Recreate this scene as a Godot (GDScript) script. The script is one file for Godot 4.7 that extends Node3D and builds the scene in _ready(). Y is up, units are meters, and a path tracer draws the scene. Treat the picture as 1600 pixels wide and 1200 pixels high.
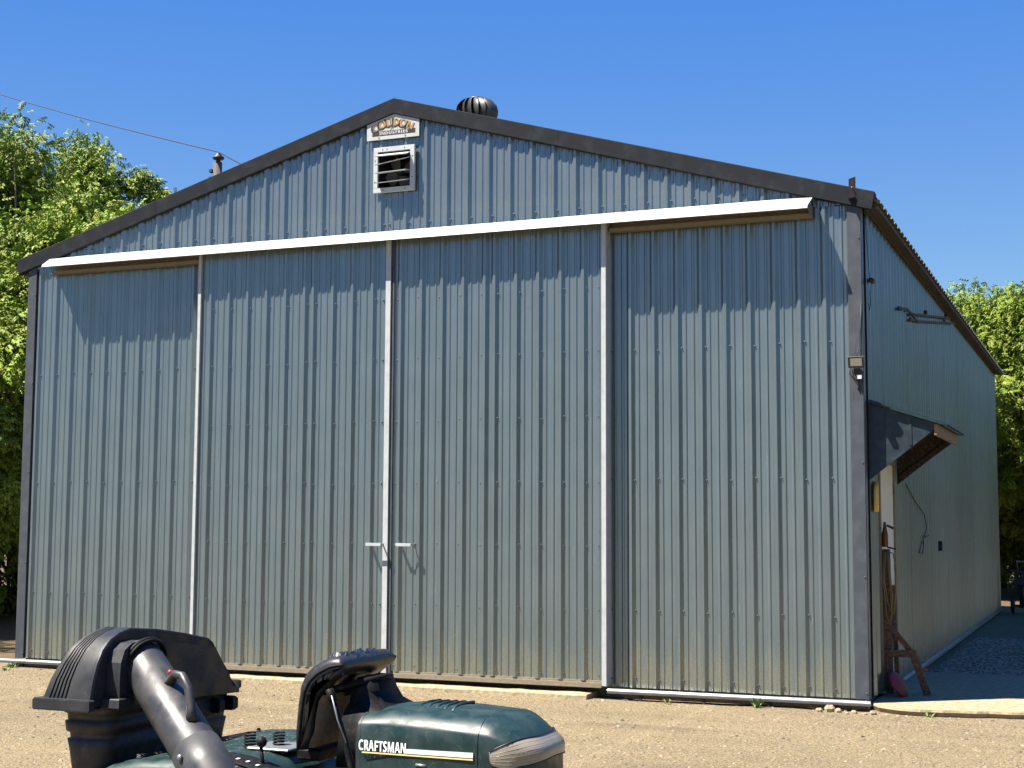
extends Node3D

const RIB := 0.2286
const W := 9.287
const LEN := 15.73
const GROUND := -0.09
const SLOPE := 0.287
const MID := -4.66
var taken := {}
var rng := RandomNumberGenerator.new()
var M := {}

# ---------------------------------------------------------------- helpers
func numbered(called: String) -> String:
	if not taken.has(called):
		taken[called] = 0
		return called
	taken[called] += 1
	return "%s_%03d" % [called, taken[called]]

func tag(o: Node, label: String, category: String, group := "") -> Node:
	o.set_meta("label", label)
	o.set_meta("category", category)
	if group != "":
		o.set_meta("group", group)
	return o

func thing(called: String, label: String, category: String, at := Vector3.ZERO, group := "") -> Node3D:
	var o := Node3D.new()
	o.name = numbered(called)
	add_child(o)
	o.position = at
	tag(o, label, category, group)
	return o

func start(smooth := false) -> SurfaceTool:
	var st := SurfaceTool.new()
	st.begin(Mesh.PRIMITIVE_TRIANGLES)
	st.set_smooth_group(0 if smooth else 0xFFFFFFFF)
	return st

func obj(called: String, st: SurfaceTool, m: Material, parent: Node = null) -> MeshInstance3D:
	st.generate_normals()
	return mesh_obj(called, st.commit(), m, parent)

func mesh_obj(called: String, mesh: Mesh, m: Material, parent: Node = null) -> MeshInstance3D:
	var o := MeshInstance3D.new()
	o.mesh = mesh
	o.material_override = m
	if parent == null:
		o.name = numbered(called)
		add_child(o)
	else:
		o.name = called
		parent.add_child(o, true)
	return o

func struct(o: Node) -> Node:
	o.set_meta("kind", "structure")
	return o

func tri(st: SurfaceTool, a: Vector3, b: Vector3, c: Vector3) -> void:
	st.add_vertex(a); st.add_vertex(b); st.add_vertex(c)

func quad(st: SurfaceTool, a: Vector3, b: Vector3, c: Vector3, d: Vector3) -> void:
	# a b c d clockwise seen from the front
	tri(st, a, b, c); tri(st, a, c, d)

func box(st: SurfaceTool, lo: Vector3, hi: Vector3, ch := 0.0) -> void:
	hexa(st, [Vector3(lo.x, lo.y, hi.z), Vector3(hi.x, lo.y, hi.z), Vector3(hi.x, lo.y, lo.z), Vector3(lo.x, lo.y, lo.z)],
		[Vector3(lo.x, hi.y, hi.z), Vector3(hi.x, hi.y, hi.z), Vector3(hi.x, hi.y, lo.z), Vector3(lo.x, hi.y, lo.z)], ch)

func hexa(st: SurfaceTool, b: Array, t: Array, ch := 0.0) -> void:
	# prism between two loops (bottom, top) running anticlockwise seen from above
	if ch > 0.0:
		var cb := Vector3.ZERO; var ct := Vector3.ZERO
		for i in b.size():
			cb += b[i]; ct += t[i]
		cb /= b.size(); ct /= t.size()
		var up: Vector3 = (ct - cb).normalized() * ch
		var rows: Array = []
		for k in 4:
			var row: Array = []
			for i in b.size():
				var bi: Vector3 = b[i]; var ti: Vector3 = t[i]
				var ib: Vector3 = bi + (cb - bi).normalized() * ch * 1.4
				var it: Vector3 = ti + (ct - ti).normalized() * ch * 1.4
				row.append([ib, bi + up, ti - up, it][k])
			rows.append(row)
		loft(st, rows, true, true)
		return
	loft(st, [b, t], true, true)

func loft(st: SurfaceTool, rows: Array, closed: bool, caps := false) -> void:
	var n: int = rows[0].size()
	for r in rows.size() - 1:
		var a: Array = rows[r]; var b: Array = rows[r + 1]
		var m := n if closed else n - 1
		for i in m:
			var j := (i + 1) % n
			quad(st, a[i], b[i], b[j], a[j])
	if caps:
		fan(st, rows[0], false)
		fan(st, rows[rows.size() - 1], true)

func fan(st: SurfaceTool, loop: Array, flip: bool) -> void:
	var c := Vector3.ZERO
	for p in loop:
		c += p
	c /= loop.size()
	for i in loop.size():
		var j := (i + 1) % loop.size()
		if flip:
			tri(st, c, loop[j], loop[i])
		else:
			tri(st, c, loop[i], loop[j])

func frame_of(d: Vector3) -> Array:
	var u := d.cross(Vector3.UP)
	if u.length() < 0.01:
		u = d.cross(Vector3.RIGHT)
	u = u.normalized()
	return [u, u.cross(d).normalized()]

func tube(st: SurfaceTool, pts: Array, radii, sides := 10, caps := true) -> void:
	var rows: Array = []
	var prev_u := Vector3.ZERO
	for i in pts.size():
		var d: Vector3
		if i == 0:
			d = pts[1] - pts[0]
		elif i == pts.size() - 1:
			d = pts[i] - pts[i - 1]
		else:
			d = (pts[i + 1] - pts[i]).normalized() + (pts[i] - pts[i - 1]).normalized()
		d = d.normalized()
		var u: Vector3
		if prev_u == Vector3.ZERO:
			u = frame_of(d)[0]
		else:
			u = (prev_u - d * prev_u.dot(d)).normalized()
		prev_u = u
		var v := u.cross(d).normalized()
		var r: float = radii[i] if radii is Array else radii
		var row: Array = []
		for k in sides:
			var a := TAU * k / sides
			row.append(pts[i] + (u * cos(a) + v * sin(a)) * r)
		rows.append(row)
	loft(st, rows, true, caps)

func bar(st: SurfaceTool, p: Vector3, q: Vector3, w: float, h: float, side := Vector3.ZERO) -> void:
	# rectangular bar from p to q, w along `side`
	var d := (q - p).normalized()
	var u: Vector3 = frame_of(d)[0] if side == Vector3.ZERO else (side - d * side.dot(d)).normalized()
	var v := u.cross(d).normalized()
	var rows: Array = []
	for e in [p, q]:
		var row: Array = []
		for s in [[-1, -1], [1, -1], [1, 1], [-1, 1]]:
			row.append(e + u * (w * 0.5 * s[0]) + v * (h * 0.5 * s[1]))
		rows.append(row)
	loft(st, rows, true, true)

func prism(st: SurfaceTool, outline: PackedVector2Array, f: Callable, d0: float, d1: float) -> void:
	# polygon extruded from depth d0 to d1; f(p2, depth) -> Vector3
	var idx := Geometry2D.triangulate_polygon(outline)
	for d in [d0, d1]:
		for i in range(0, idx.size(), 3):
			var a: Vector3 = f.call(outline[idx[i]], d)
			var b: Vector3 = f.call(outline[idx[i + 1]], d)
			var c: Vector3 = f.call(outline[idx[i + 2]], d)
			if d == d1:
				tri(st, a, b, c)
			else:
				tri(st, a, c, b)
	for i in outline.size():
		var j := (i + 1) % outline.size()
		quad(st, f.call(outline[i], d0), f.call(outline[j], d0), f.call(outline[j], d1), f.call(outline[i], d1))

func torus(st: SurfaceTool, c: Vector3, n: Vector3, R: float, r: float, seg := 32, sides := 10) -> void:
	var fr := frame_of(n.normalized())
	var rows: Array = []
	for i in seg + 1:
		var a := TAU * i / seg
		var o: Vector3 = fr[0] * cos(a) + fr[1] * sin(a)
		var row: Array = []
		for k in sides:
			var b := TAU * k / sides
			row.append(c + o * (R + r * cos(b)) + n.normalized() * (r * sin(b)))
		rows.append(row)
	loft(st, rows, true, false)

func lathe(st: SurfaceTool, c: Vector3, axis: Vector3, prof: Array, seg := 24) -> void:
	# prof: [radius, height along axis]
	var fr := frame_of(axis.normalized())
	var rows: Array = []
	for p in prof:
		var row: Array = []
		for k in seg:
			var a := TAU * k / seg
			row.append(c + (fr[0] * cos(a) + fr[1] * sin(a)) * float(p[0]) + axis.normalized() * float(p[1]))
		rows.append(row)
	loft(st, rows, true, true)

func srgb(r: int, g: int, b: int) -> Color:
	return Color8(r, g, b)

func mat(c: Color, rough := 0.7, metal := 0.0) -> StandardMaterial3D:
	var m := StandardMaterial3D.new()
	m.albedo_color = c
	m.roughness = rough
	m.metallic = metal
	return m

func noise_tex(freq: float, ramp: Array, seed_: int, octaves := 4, size := 512) -> NoiseTexture2D:
	var n := FastNoiseLite.new()
	n.seed = seed_
	n.noise_type = FastNoiseLite.TYPE_SIMPLEX_SMOOTH
	n.frequency = freq
	n.fractal_octaves = octaves
	var t := NoiseTexture2D.new()
	t.noise = n
	t.seamless = true
	t.width = size
	t.height = size
	var g := Gradient.new()
	var offs := PackedFloat32Array(); var cols := PackedColorArray()
	for i in ramp.size():
		offs.append(ramp[i][0]); cols.append(ramp[i][1])
	g.offsets = offs
	g.colors = cols
	t.color_ramp = g
	return t

func bumps(freq: float, strength: float, seed_: int, size := 512) -> NoiseTexture2D:
	var n := FastNoiseLite.new()
	n.seed = seed_
	n.frequency = freq
	n.fractal_octaves = 4
	var t := NoiseTexture2D.new()
	t.noise = n
	t.seamless = true
	t.width = size
	t.height = size
	t.as_normal_map = true
	t.bump_strength = strength
	return t

func grainy(c: Color, vary: float, rough: float, metal: float, scale: float, seed_: int, bump := 0.0) -> StandardMaterial3D:
	var m := mat(Color.WHITE, rough, metal)
	m.albedo_texture = noise_tex(0.02, [[0.0, c.darkened(vary)], [0.5, c], [1.0, c.lightened(vary)]], seed_, 5)
	m.uv1_triplanar = true
	m.uv1_world_triplanar = true
	m.uv1_scale = Vector3.ONE * scale
	if bump > 0.0:
		m.normal_enabled = true
		m.normal_texture = bumps(0.03, bump, seed_ + 7)
		m.normal_scale = 1.0
	return m

# ---------------------------------------------------------------- siding texture: steel sheet, splashed soil, scuffs
func siding_image(base: Color, seed_: int, soil: float) -> ImageTexture:
	var w := 384; var h := 1024            # 1.2 m by 4.6 m
	var img := Image.create(w, h, false, Image.FORMAT_RGB8)
	var r := RandomNumberGenerator.new(); r.seed = seed_
	var big := FastNoiseLite.new(); big.seed = seed_; big.frequency = 0.008; big.fractal_octaves = 4
	var streak := FastNoiseLite.new(); streak.seed = seed_ + 3; streak.frequency = 0.05
	var edge := FastNoiseLite.new(); edge.seed = seed_ + 5; edge.frequency = 0.02; edge.fractal_octaves = 3
	var dust := Color8(176, 164, 124)
	for y in h:
		var hgt := (1.0 - float(y) / h) * 4.6
		for x in w:
			var t: float = 0.018 * big.get_noise_2d(x, y) + 0.012 * streak.get_noise_2d(x * 1.6, y * 0.04) + r.randf_range(-0.012, 0.012)
			var c := Color(base.r + t, base.g + t, base.b + t * 0.9)
			# splashed soil: specks that lie thicker below a ragged line
			var top: float = soil * (0.75 + 0.9 * edge.get_noise_2d(x * 1.4, y * 0.15))
			if hgt < top + 0.35:
				var k: float = clampf((top + 0.1 - hgt) / 0.35, 0.0, 1.0)
				if r.randf() < 0.03 + 0.72 * k and hgt < top + r.randf() * 0.3:
					c = c.lerp(dust, r.randf_range(0.15, 0.7))
			img.set_pixel(x, y, c)
	for i in 16:                                # pale scuffs and scratches
		var x0 := r.randi_range(6, w - 8); var y0 := r.randi_range(150, h - 60)
		var ln := r.randi_range(4, 26)
		for k in ln:
			var xx := clampi(x0 + int(k * r.randf_range(-0.15, 0.25)), 0, w - 1)
			var c2 := img.get_pixel(xx, mini(y0 + k, h - 1)).lerp(Color8(196, 208, 210), r.randf_range(0.15, 0.6))
			img.set_pixel(xx, mini(y0 + k, h - 1), c2)
	img.generate_mipmaps()
	return ImageTexture.create_from_image(img)

func siding_mat(base: Color, seed_: int, soil: float, rough := 0.29, metal := 0.70) -> StandardMaterial3D:
	var m := mat(Color.WHITE, rough, metal)
	m.albedo_texture = siding_image(base, seed_, soil)
	return m

func worn(c: Color, dustc: Color, seed_: int, rough: float, scratches := 260) -> StandardMaterial3D:
	# paint or plastic with settled dust, specks and fine scratches (1 m by 1 m)
	var n := 512
	var img := Image.create(n, n, false, Image.FORMAT_RGB8)
	var rgh := Image.create(n, n, false, Image.FORMAT_RGB8)
	var r := RandomNumberGenerator.new(); r.seed = seed_
	var a := FastNoiseLite.new(); a.seed = seed_; a.frequency = 0.012; a.fractal_octaves = 5
	for y in n:
		for x in n:
			var v: float = a.get_noise_2d(x, y)
			var k: float = clampf(0.10 + 0.22 * v + r.randf_range(-0.05, 0.05), 0.0, 0.35)
			img.set_pixel(x, y, c.lerp(dustc, k * 0.6))
			var q: float = clampf(rough + 0.35 * v + r.randf_range(-0.04, 0.04), 0.15, 0.95)
			rgh.set_pixel(x, y, Color(q, q, q))
	for i in scratches:
		var p := Vector2(r.randf() * n, r.randf() * n); var d := Vector2.from_angle(r.randf() * TAU)
		var k := r.randf_range(0.1, 0.45)
		for j in r.randi_range(2, 22):
			p += d
			d = d.rotated(r.randf_range(-0.05, 0.05))
			var xx := posmod(int(p.x), n); var yy := posmod(int(p.y), n)
			img.set_pixel(xx, yy, img.get_pixel(xx, yy).lerp(dustc.lightened(0.2), k))
	img.generate_mipmaps(); rgh.generate_mipmaps()
	var m := mat(Color.WHITE, 1.0)
	m.albedo_texture = ImageTexture.create_from_image(img)
	m.roughness_texture = ImageTexture.create_from_image(rgh)
	m.uv1_triplanar = true
	m.uv1_world_triplanar = true
	m.uv1_scale = Vector3.ONE * 1.3
	return m

# ---------------------------------------------------------------- ribbed steel sheet
func rib_profile(u0: float, u1: float, phase: float, extra: Array, high := 0.0265) -> Array:
	var pts: Array = []
	var k0 := int(floor((u0 - phase) / RIB)) - 1
	var k1 := int(ceil((u1 - phase) / RIB)) + 1
	for k in range(k0, k1 + 1):
		var c := phase + k * RIB
		for e in [[-0.040, 0.0], [-0.012, high], [0.012, high], [0.041, 0.0]]:
			pts.append(Vector2(c + e[0], e[1]))
		for s in [1, 2]:
			var m: float = c + RIB * s / 3.0
			for e in [[-0.0175, 0.0], [-0.006, 0.0072], [0.005, 0.0072], [0.0155, 0.0]]:
				pts.append(Vector2(m + e[0], e[1]))
	var out: Array = []
	var cuts: Array = [u0, u1]
	cuts.append_array(extra)
	for c in cuts:
		for i in pts.size() - 1:
			if pts[i].x < c - 1e-5 and pts[i + 1].x > c + 1e-5:
				pts.insert(i + 1, Vector2(c, lerpf(pts[i].y, pts[i + 1].y, (c - pts[i].x) / (pts[i + 1].x - pts[i].x))))
				break
	for p in pts:
		if p.x >= u0 - 1e-5 and p.x <= u1 + 1e-5:
			out.append(p)
	return out

var wave := FastNoiseLite.new()

func sheet(called: String, parent: Node, m: Material, O: Vector3, U: Vector3, V: Vector3, u0: float, u1: float, phase: float, v0: float, top: Callable, lift := 0.0, hole := [], high := 0.0265, peak := []) -> MeshInstance3D:
	var N := U.cross(V).normalized()
	var st := start()
	var extra: Array = peak.duplicate()
	if hole.size() == 4:
		extra.append(hole[0]); extra.append(hole[1])
	var pr := rib_profile(u0, u1, phase, extra, high)
	for i in pr.size() - 1:
		var a: Vector2 = pr[i]; var b: Vector2 = pr[i + 1]
		if b.x - a.x < 1e-5:
			continue
		var mid := (a.x + b.x) * 0.5
		var ta: float = top.call(a.x); var tb: float = top.call(b.x)
		if ta <= v0 + 0.002 and tb <= v0 + 0.002:
			continue
		ta = maxf(ta, v0); tb = maxf(tb, v0)
		var spans: Array = [[v0, v0, ta, tb]]
		if hole.size() == 4 and mid > hole[0] and mid < hole[1]:
			spans = [[v0, v0, hole[2], hole[2]], [hole[3], hole[3], ta, tb]]
		for s in spans:
			var rows := maxi(1, int((s[2] - s[0]) / 0.45))
			for r in rows:
				var f0 := float(r) / rows; var f1 := float(r + 1) / rows
				var q: Array = []
				for e in [[a, lerpf(s[0], s[2], f0)], [a, lerpf(s[0], s[2], f1)], [b, lerpf(s[1], s[3], f1)], [b, lerpf(s[1], s[3], f0)]]:
					var p: Vector2 = e[0]
					var v: float = e[1]
					var h: float = p.y + lift + 0.0022 * wave.get_noise_2d(p.x * 60.0 + O.z * 31.0, v * 45.0)
					q.append([O + U * p.x + V * v + N * h, Vector2((p.x - u0) / 1.2 + lift * 300.0, 1.0 - v / 4.6)])
				for k in [0, 1, 2, 0, 2, 3]:
					st.set_uv(q[k][1]); st.add_vertex(q[k][0])
	return obj(called, st, m, parent)

func screws(parent: Node, pts: Array, N: Vector3) -> void:
	var st := start()
	for p in pts:
		lathe(st, p, N, [[0.011, 0.0], [0.011, 0.003], [0.007, 0.004], [0.007, 0.012], [0.005, 0.013]], 6)
	var o := obj("screws", st, M.screw, parent)
	o.set_meta("kind", "stuff")

# ---------------------------------------------------------------- text
func letters(called: String, text: String, size: float, at: Vector3, m: Material, parent: Node, bold := true, serif := false, turn := 0.0, squeeze := Vector2.ONE, depth := 0.002) -> MeshInstance3D:
	var f := SystemFont.new()
	f.font_names = PackedStringArray(["Droid Serif" if serif else "Droid Sans"])
	f.font_weight = 700 if bold else 400
	var t := TextMesh.new()
	t.text = text
	t.font = f
	t.font_size = 64
	t.pixel_size = size / 64.0
	t.depth = depth
	var o := mesh_obj(called, t, m, parent)
	o.position = at
	o.rotation.z = turn
	o.scale = Vector3(squeeze.x, squeeze.y, 1.0)
	return o

func roof_y(x: float) -> float:
	# underside line of the roof along the front
	return 5.745 - absf(x - MID) * SLOPE

func _ready() -> void:
	rng.seed = 41
	wave.seed = 5; wave.frequency = 0.02
	# ------------------------------------------------ camera, sky, sun
	var cam := Camera3D.new()
	cam.name = "camera"
	cam.position = Vector3(2.010, 1.503, 13.008)
	cam.rotation_order = EULER_ORDER_YXZ
	cam.rotation_degrees = Vector3(5.476, 22.433, 0.25)
	cam.fov = 29.611
	cam.near = 0.05
	cam.far = 900.0
	add_child(cam)
	cam.current = true
	var sm := ProceduralSkyMaterial.new()
	sm.sky_top_color = Color(0.225, 0.505, 0.89)
	sm.sky_horizon_color = Color(0.82, 1.0, 1.0)
	sm.sky_curve = 0.10
	sm.ground_horizon_color = Color(0.55, 0.55, 0.48)
	sm.ground_bottom_color = Color(0.4, 0.36, 0.3)
	sm.sun_angle_max = 1.0
	var sky := Sky.new()
	sky.sky_material = sm
	var env := Environment.new()
	env.background_mode = Environment.BG_SKY
	env.sky = sky
	env.background_energy_multiplier = 0.28
	env.tonemap_mode = Environment.TONE_MAPPER_LINEAR
	env.tonemap_exposure = 3.6
	env.sdfgi_enabled = true
	env.ssao_enabled = true
	env.ssil_enabled = true
	var we := WorldEnvironment.new()
	we.name = "environment"
	we.environment = env
	add_child(we)
	var sun := DirectionalLight3D.new()
	sun.name = "sun"
	sun.light_energy = 1.6
	sun.light_color = Color(1.0, 0.965, 0.91)
	sun.light_angular_distance = 0.5
	sun.shadow_enabled = true
	add_child(sun)
	sun.look_at_from_position(Vector3.ZERO, Vector3(1.25, -2.78, -1.0), Vector3.UP)

	make_materials()
	make_ground()
	make_shed()
	make_sign()
	make_wall_vent()
	make_turbine()
	make_side_things()
	make_trees()
	make_mower()
	make_small_things()

func make_materials() -> void:
	# one steel for the whole shed; only the splashed soil and scuffs differ from sheet to sheet
	var steel := Color8(121, 132, 135)
	M.front = [siding_mat(steel, 11, 0.38), siding_mat(steel, 12, 0.32), siding_mat(steel, 13, 0.44)]
	M.gable = siding_mat(steel, 14, 0.0)
	M.side = [siding_mat(steel, 15, 0.12), siding_mat(steel, 16, 0.15)]
	M.roof = grainy(Color8(112, 116, 114), 0.05, 0.45, 0.4, 0.4, 31)
	M.screw = mat(Color8(84, 87, 90), 0.6, 0.3)
	M.trim = grainy(Color8(66, 71, 77), 0.05, 0.5, 0.15, 0.6, 21)
	M.fascia = grainy(Color8(34, 37, 41), 0.06, 0.65, 0.0, 0.5, 22)
	M.fascia.metallic_specular = 0.2
	M.trim.metallic_specular = 0.35
	M.white = grainy(Color8(163, 167, 168), 0.06, 0.45, 0.0, 0.7, 23)
	M.beige = grainy(Color8(116, 107, 90), 0.07, 0.6, 0.0, 1.5, 24)
	M.galv = grainy(Color8(128, 132, 136), 0.06, 0.4, 0.6, 1.2, 25)
	M.wood_dark = grainy(Color8(84, 66, 50), 0.2, 0.85, 0.0, 2.5, 26, 2.0)
	M.dark = mat(Color8(36, 36, 38), 0.8)
	M.inside = mat(Color8(58, 52, 46), 0.95)
	M.black = mat(Color8(28, 28, 30), 0.5)
	M.concrete = grainy(Color8(136, 122, 96), 0.16, 0.92, 0.0, 1.2, 27, 3.0)
	M.soffit = grainy(Color8(70, 62, 50), 0.12, 0.85, 0.0, 1.5, 28)

# ---------------------------------------------------------------- ground
func ground_image() -> ImageTexture:
	var n := 1024                                # 3 m by 3 m of sandy gravel
	var img := Image.create(n, n, false, Image.FORMAT_RGB8)
	var r := RandomNumberGenerator.new(); r.seed = 77
	var a := FastNoiseLite.new(); a.seed = 3; a.frequency = 0.11; a.fractal_octaves = 3
	var raw: Array = []
	var c0 := Color8(120, 106, 79)
	for y in n:
		for x in n:
			var t: float = 0.17 * a.get_noise_2d(x, y) + r.randf_range(-0.09, 0.09)
			img.set_pixel(x, y, Color(c0.r + t, c0.g + t * 0.95, c0.b + t * 0.85))
	for i in 30000:                              # grit, pale and dark
		var x := r.randi_range(0, n - 4); var y := r.randi_range(0, n - 4)
		var s := r.randi_range(1, 3) if r.randf() < 0.8 else r.randi_range(3, 5)
		var pale := r.randf()
		var c := Color8(158, 144, 114) if pale < 0.5 else (Color8(72, 60, 44) if pale < 0.85 else Color8(58, 50, 42))
		var k := r.randf_range(0.75, 1.05)
		img.fill_rect(Rect2i(x, y, s, maxi(1, s - r.randi_range(0, 1))), Color(c.r * k, c.g * k, c.b * k))
	img.generate_mipmaps()
	return ImageTexture.create_from_image(img)

func ground_tint(x: float, z: float, a: FastNoiseLite, b: FastNoiseLite) -> Color:
	var t: float = 0.98 + 0.22 * a.get_noise_2d(x, z) + 0.22 * b.get_noise_2d(x * 0.35, z * 2.2)
	var c := Color(t, t * (1.0 + 0.02 * b.get_noise_2d(z, x)), t)
	# one darker patch of soil on the drive, ragged at its edge
	var d := Vector2((x + 1.5) / 0.6, (z - 1.85) / 0.2).length() + 0.6 * a.get_noise_2d(x * 7.0, z * 7.0)
	if d < 1.0:
		c = c.lerp(Color(0.62, 0.60, 0.60), 0.6)
	# crushed stone lane beside the shed, colour lifted and warmed against the blue shade
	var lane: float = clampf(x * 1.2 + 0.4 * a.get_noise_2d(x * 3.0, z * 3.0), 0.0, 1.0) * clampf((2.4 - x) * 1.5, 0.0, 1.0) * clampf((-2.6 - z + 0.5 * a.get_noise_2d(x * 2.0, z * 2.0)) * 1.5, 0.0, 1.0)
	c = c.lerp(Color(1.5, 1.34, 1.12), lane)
	# brown leaf litter where the trees stand
	var wild: float = clampf((-9.9 - x + 0.8 * a.get_noise_2d(x, z)) * 3.0, 0.0, 1.0) * clampf((-0.3 - z + 0.8 * a.get_noise_2d(z, x)) * 3.0, 0.0, 1.0)
	wild = maxf(wild, clampf((-17.0 - z + 0.8 * a.get_noise_2d(x, z)) * 3.0, 0.0, 1.0))
	c = c.lerp(Color(0.55, 0.46, 0.36), wild)
	return c

func make_ground() -> void:
	var a := FastNoiseLite.new(); a.seed = 9; a.frequency = 0.35; a.fractal_octaves = 4
	var b := FastNoiseLite.new(); b.seed = 19; b.frequency = 0.8; b.fractal_octaves = 3
	var xs: Array = []; var zs: Array = []
	var v := -300.0
	for step in [[-30.0, 30.0], [-12.0, 1.5], [4.0, 0.16], [12.0, 1.0], [60.0, 8.0], [300.0, 40.0]]:
		while v < step[0] - 1e-4:
			xs.append(v); v += step[1]
	xs.append(300.0)
	v = -300.0
	for step in [[-40.0, 40.0], [-4.0, 1.0], [10.0, 0.16], [20.0, 1.0], [60.0, 8.0], [300.0, 40.0]]:
		while v < step[0] - 1e-4:
			zs.append(v); v += step[1]
	zs.append(300.0)
	var st := start(true)
	var P: Array = []; var C: Array = []
	for z in zs:
		var rp: Array = []; var rc: Array = []
		for x in xs:
			var near: bool = absf(x) < 40.0 and absf(z) < 40.0
			var hgt: float = GROUND - 0.004
			if near:
				hgt += 0.012 * b.get_noise_2d(x, z) + 0.02 * a.get_noise_2d(x * 0.4, z * 0.4)
				var inside: bool = x > -W - 0.3 and x < 2.0 and z < 0.25
				if inside:
					hgt = minf(hgt, GROUND + 0.002)
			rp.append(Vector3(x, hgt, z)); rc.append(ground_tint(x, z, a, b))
		P.append(rp); C.append(rc)
	for i in zs.size() - 1:
		for j in xs.size() - 1:
			for e in [[0, 0], [1, 1], [1, 0], [0, 0], [0, 1], [1, 1]]:
				var p: Vector3 = P[i + e[0]][j + e[1]]
				st.set_color(C[i + e[0]][j + e[1]])
				st.set_uv(Vector2(p.x, p.z) / 3.0)
				st.add_vertex(p)
	var m := mat(Color.WHITE, 0.95)
	m.albedo_texture = ground_image()
	m.vertex_color_use_as_albedo = true
	m.normal_enabled = true
	m.normal_texture = bumps(0.32, 8.0, 88, 1024)
	M.ground = m
	struct(obj("ground", st, m))
	# loose stones: shared meshes, one field of gravel
	var stones := MultiMesh.new()
	stones.transform_format = MultiMesh.TRANSFORM_3D
	stones.use_colors = true
	var ss := start()
	var ring: Array = []
	for k in 6:
		ring.append(Vector3(cos(TAU * k / 6.0) * (0.9 + 0.2 * (k % 2)), 0.1, sin(TAU * k / 6.0) * (0.8 + 0.25 * ((k + 1) % 3) * 0.5)))
	var up: Array = []
	for p in ring:
		up.append(Vector3(p.x * 0.55 + 0.06, 0.75, p.z * 0.6))
	loft(ss, [up, ring], true, false)
	fan(ss, up, false)
	ss.generate_normals()
	stones.mesh = ss.commit()
	var count := 34000
	stones.instance_count = count
	var r := RandomNumberGenerator.new(); r.seed = 5
	for i in count:
		var x: float; var z: float
		var s := r.randf_range(0.003, 0.009)
		if i < 24000:
			x = r.randf_range(-9.5, 2.2); z = r.randf_range(0.15, 7.0)
			if z > 4.0 and x > 0.5:
				x -= 4.0
			if r.randf() < 0.10:
				s = r.randf_range(0.009, 0.021)
		else:
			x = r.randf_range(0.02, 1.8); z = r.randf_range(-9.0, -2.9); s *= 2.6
			if x < 0.12:
				x += 0.2
		var y: float = GROUND - 0.004 + 0.012 * b.get_noise_2d(x, z) + 0.02 * a.get_noise_2d(x * 0.4, z * 0.4)
		if z < 0.25:
			y = minf(y, GROUND + 0.002)
		var bs := Basis(Vector3.UP, r.randf() * TAU).scaled(Vector3(s, s * r.randf_range(0.4, 0.9), s * r.randf_range(0.7, 1.1)))
		stones.set_instance_transform(i, Transform3D(bs, Vector3(x, y - s * 0.1, z)))
		var k := r.randf_range(0.35, 1.25)
		var base := Color(0.20, 0.162, 0.105) if z > -1.0 else Color(0.34, 0.26, 0.19)  # lane stones coloured paler and warmer to offset the blue shade
		if r.randf() < 0.03:
			base = Color(0.05, 0.042, 0.034)
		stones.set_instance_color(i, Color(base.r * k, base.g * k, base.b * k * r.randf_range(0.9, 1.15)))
	var mi := MultiMeshInstance3D.new()
	mi.multimesh = stones
	var gm := mat(Color.WHITE, 0.9)
	gm.vertex_color_use_as_albedo = true
	mi.material_override = gm
	mi.name = numbered("gravel")
	add_child(mi)
	tag(mi, "loose tan and grey gravel scattered over the yard", "gravel")
	mi.set_meta("kind", "stuff")

	# concrete pad at the side door: two slabs with a joint
	var pad := Node3D.new()
	pad.name = numbered("pavement")
	add_child(pad)
	struct(pad)
	var r2 := RandomNumberGenerator.new(); r2.seed = 3
	for part in [[0.06, 0.42, -1.30], [-1.325, -1.325, -2.95]]:
		var st2 := start()
		var loop: Array = []
		var zf: float = part[0] if part[0] > -1.0 else part[0]
		var pts: Array = []
		if part[2] > -2.0:
			# broken front edge
			pts = [Vector2(0.02, -0.02)]
			var x := 0.10
			while x < 2.6:
				pts.append(Vector2(x, minf(0.30, 0.06 + x * 0.75) + r2.randf_range(-0.015, 0.015) - maxf(0.0, x - 0.4) * 0.18))
				x += 0.09
			pts.append(Vector2(2.6, part[2])); pts.append(Vector2(0.02, part[2]))
		else:
			pts = [Vector2(0.02, zf), Vector2(2.6, zf), Vector2(2.6, part[2]), Vector2(0.02, part[2])]
		var lo: Array = []; var mid_: Array = []; var hi: Array = []; var ins: Array = []
		for p in pts:
			lo.append(Vector3(p.x + 0.02, GROUND - 0.05, p.y - 0.05)); mid_.append(Vector3(p.x, -0.052, p.y)); hi.append(Vector3(p.x + 0.004, -0.032, p.y - 0.008))
		loft(st2, [lo, mid_, hi], true, false)
		var poly := PackedVector2Array()
		for h in hi:
			poly.append(Vector2(h.x, h.z))
		var idx := Geometry2D.triangulate_polygon(poly)
		for i in range(0, idx.size(), 3):
			tri(st2, hi[idx[i]], hi[idx[i + 1]], hi[idx[i + 2]])
		obj("slab", st2, M.concrete, pad)
	# concrete sill under the sliding doors
	var sl := start()
	var rows: Array = []
	var xx := -7.05
	while xx <= -2.38:
		var j := r2.randf_range(-0.008, 0.008)
		rows.append([Vector3(xx, GROUND - 0.06, 0.0), Vector3(xx, -0.046 + j * 0.5, 0.0), Vector3(xx, -0.050 + j * 0.5, 0.29 + j), Vector3(xx, -0.062, 0.305 + j * 2.0), Vector3(xx, GROUND - 0.06, 0.32 + j)])
		xx += 0.12
	loft(sl, rows, true, true)
	struct(obj("door_sill", sl, M.concrete))

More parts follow.
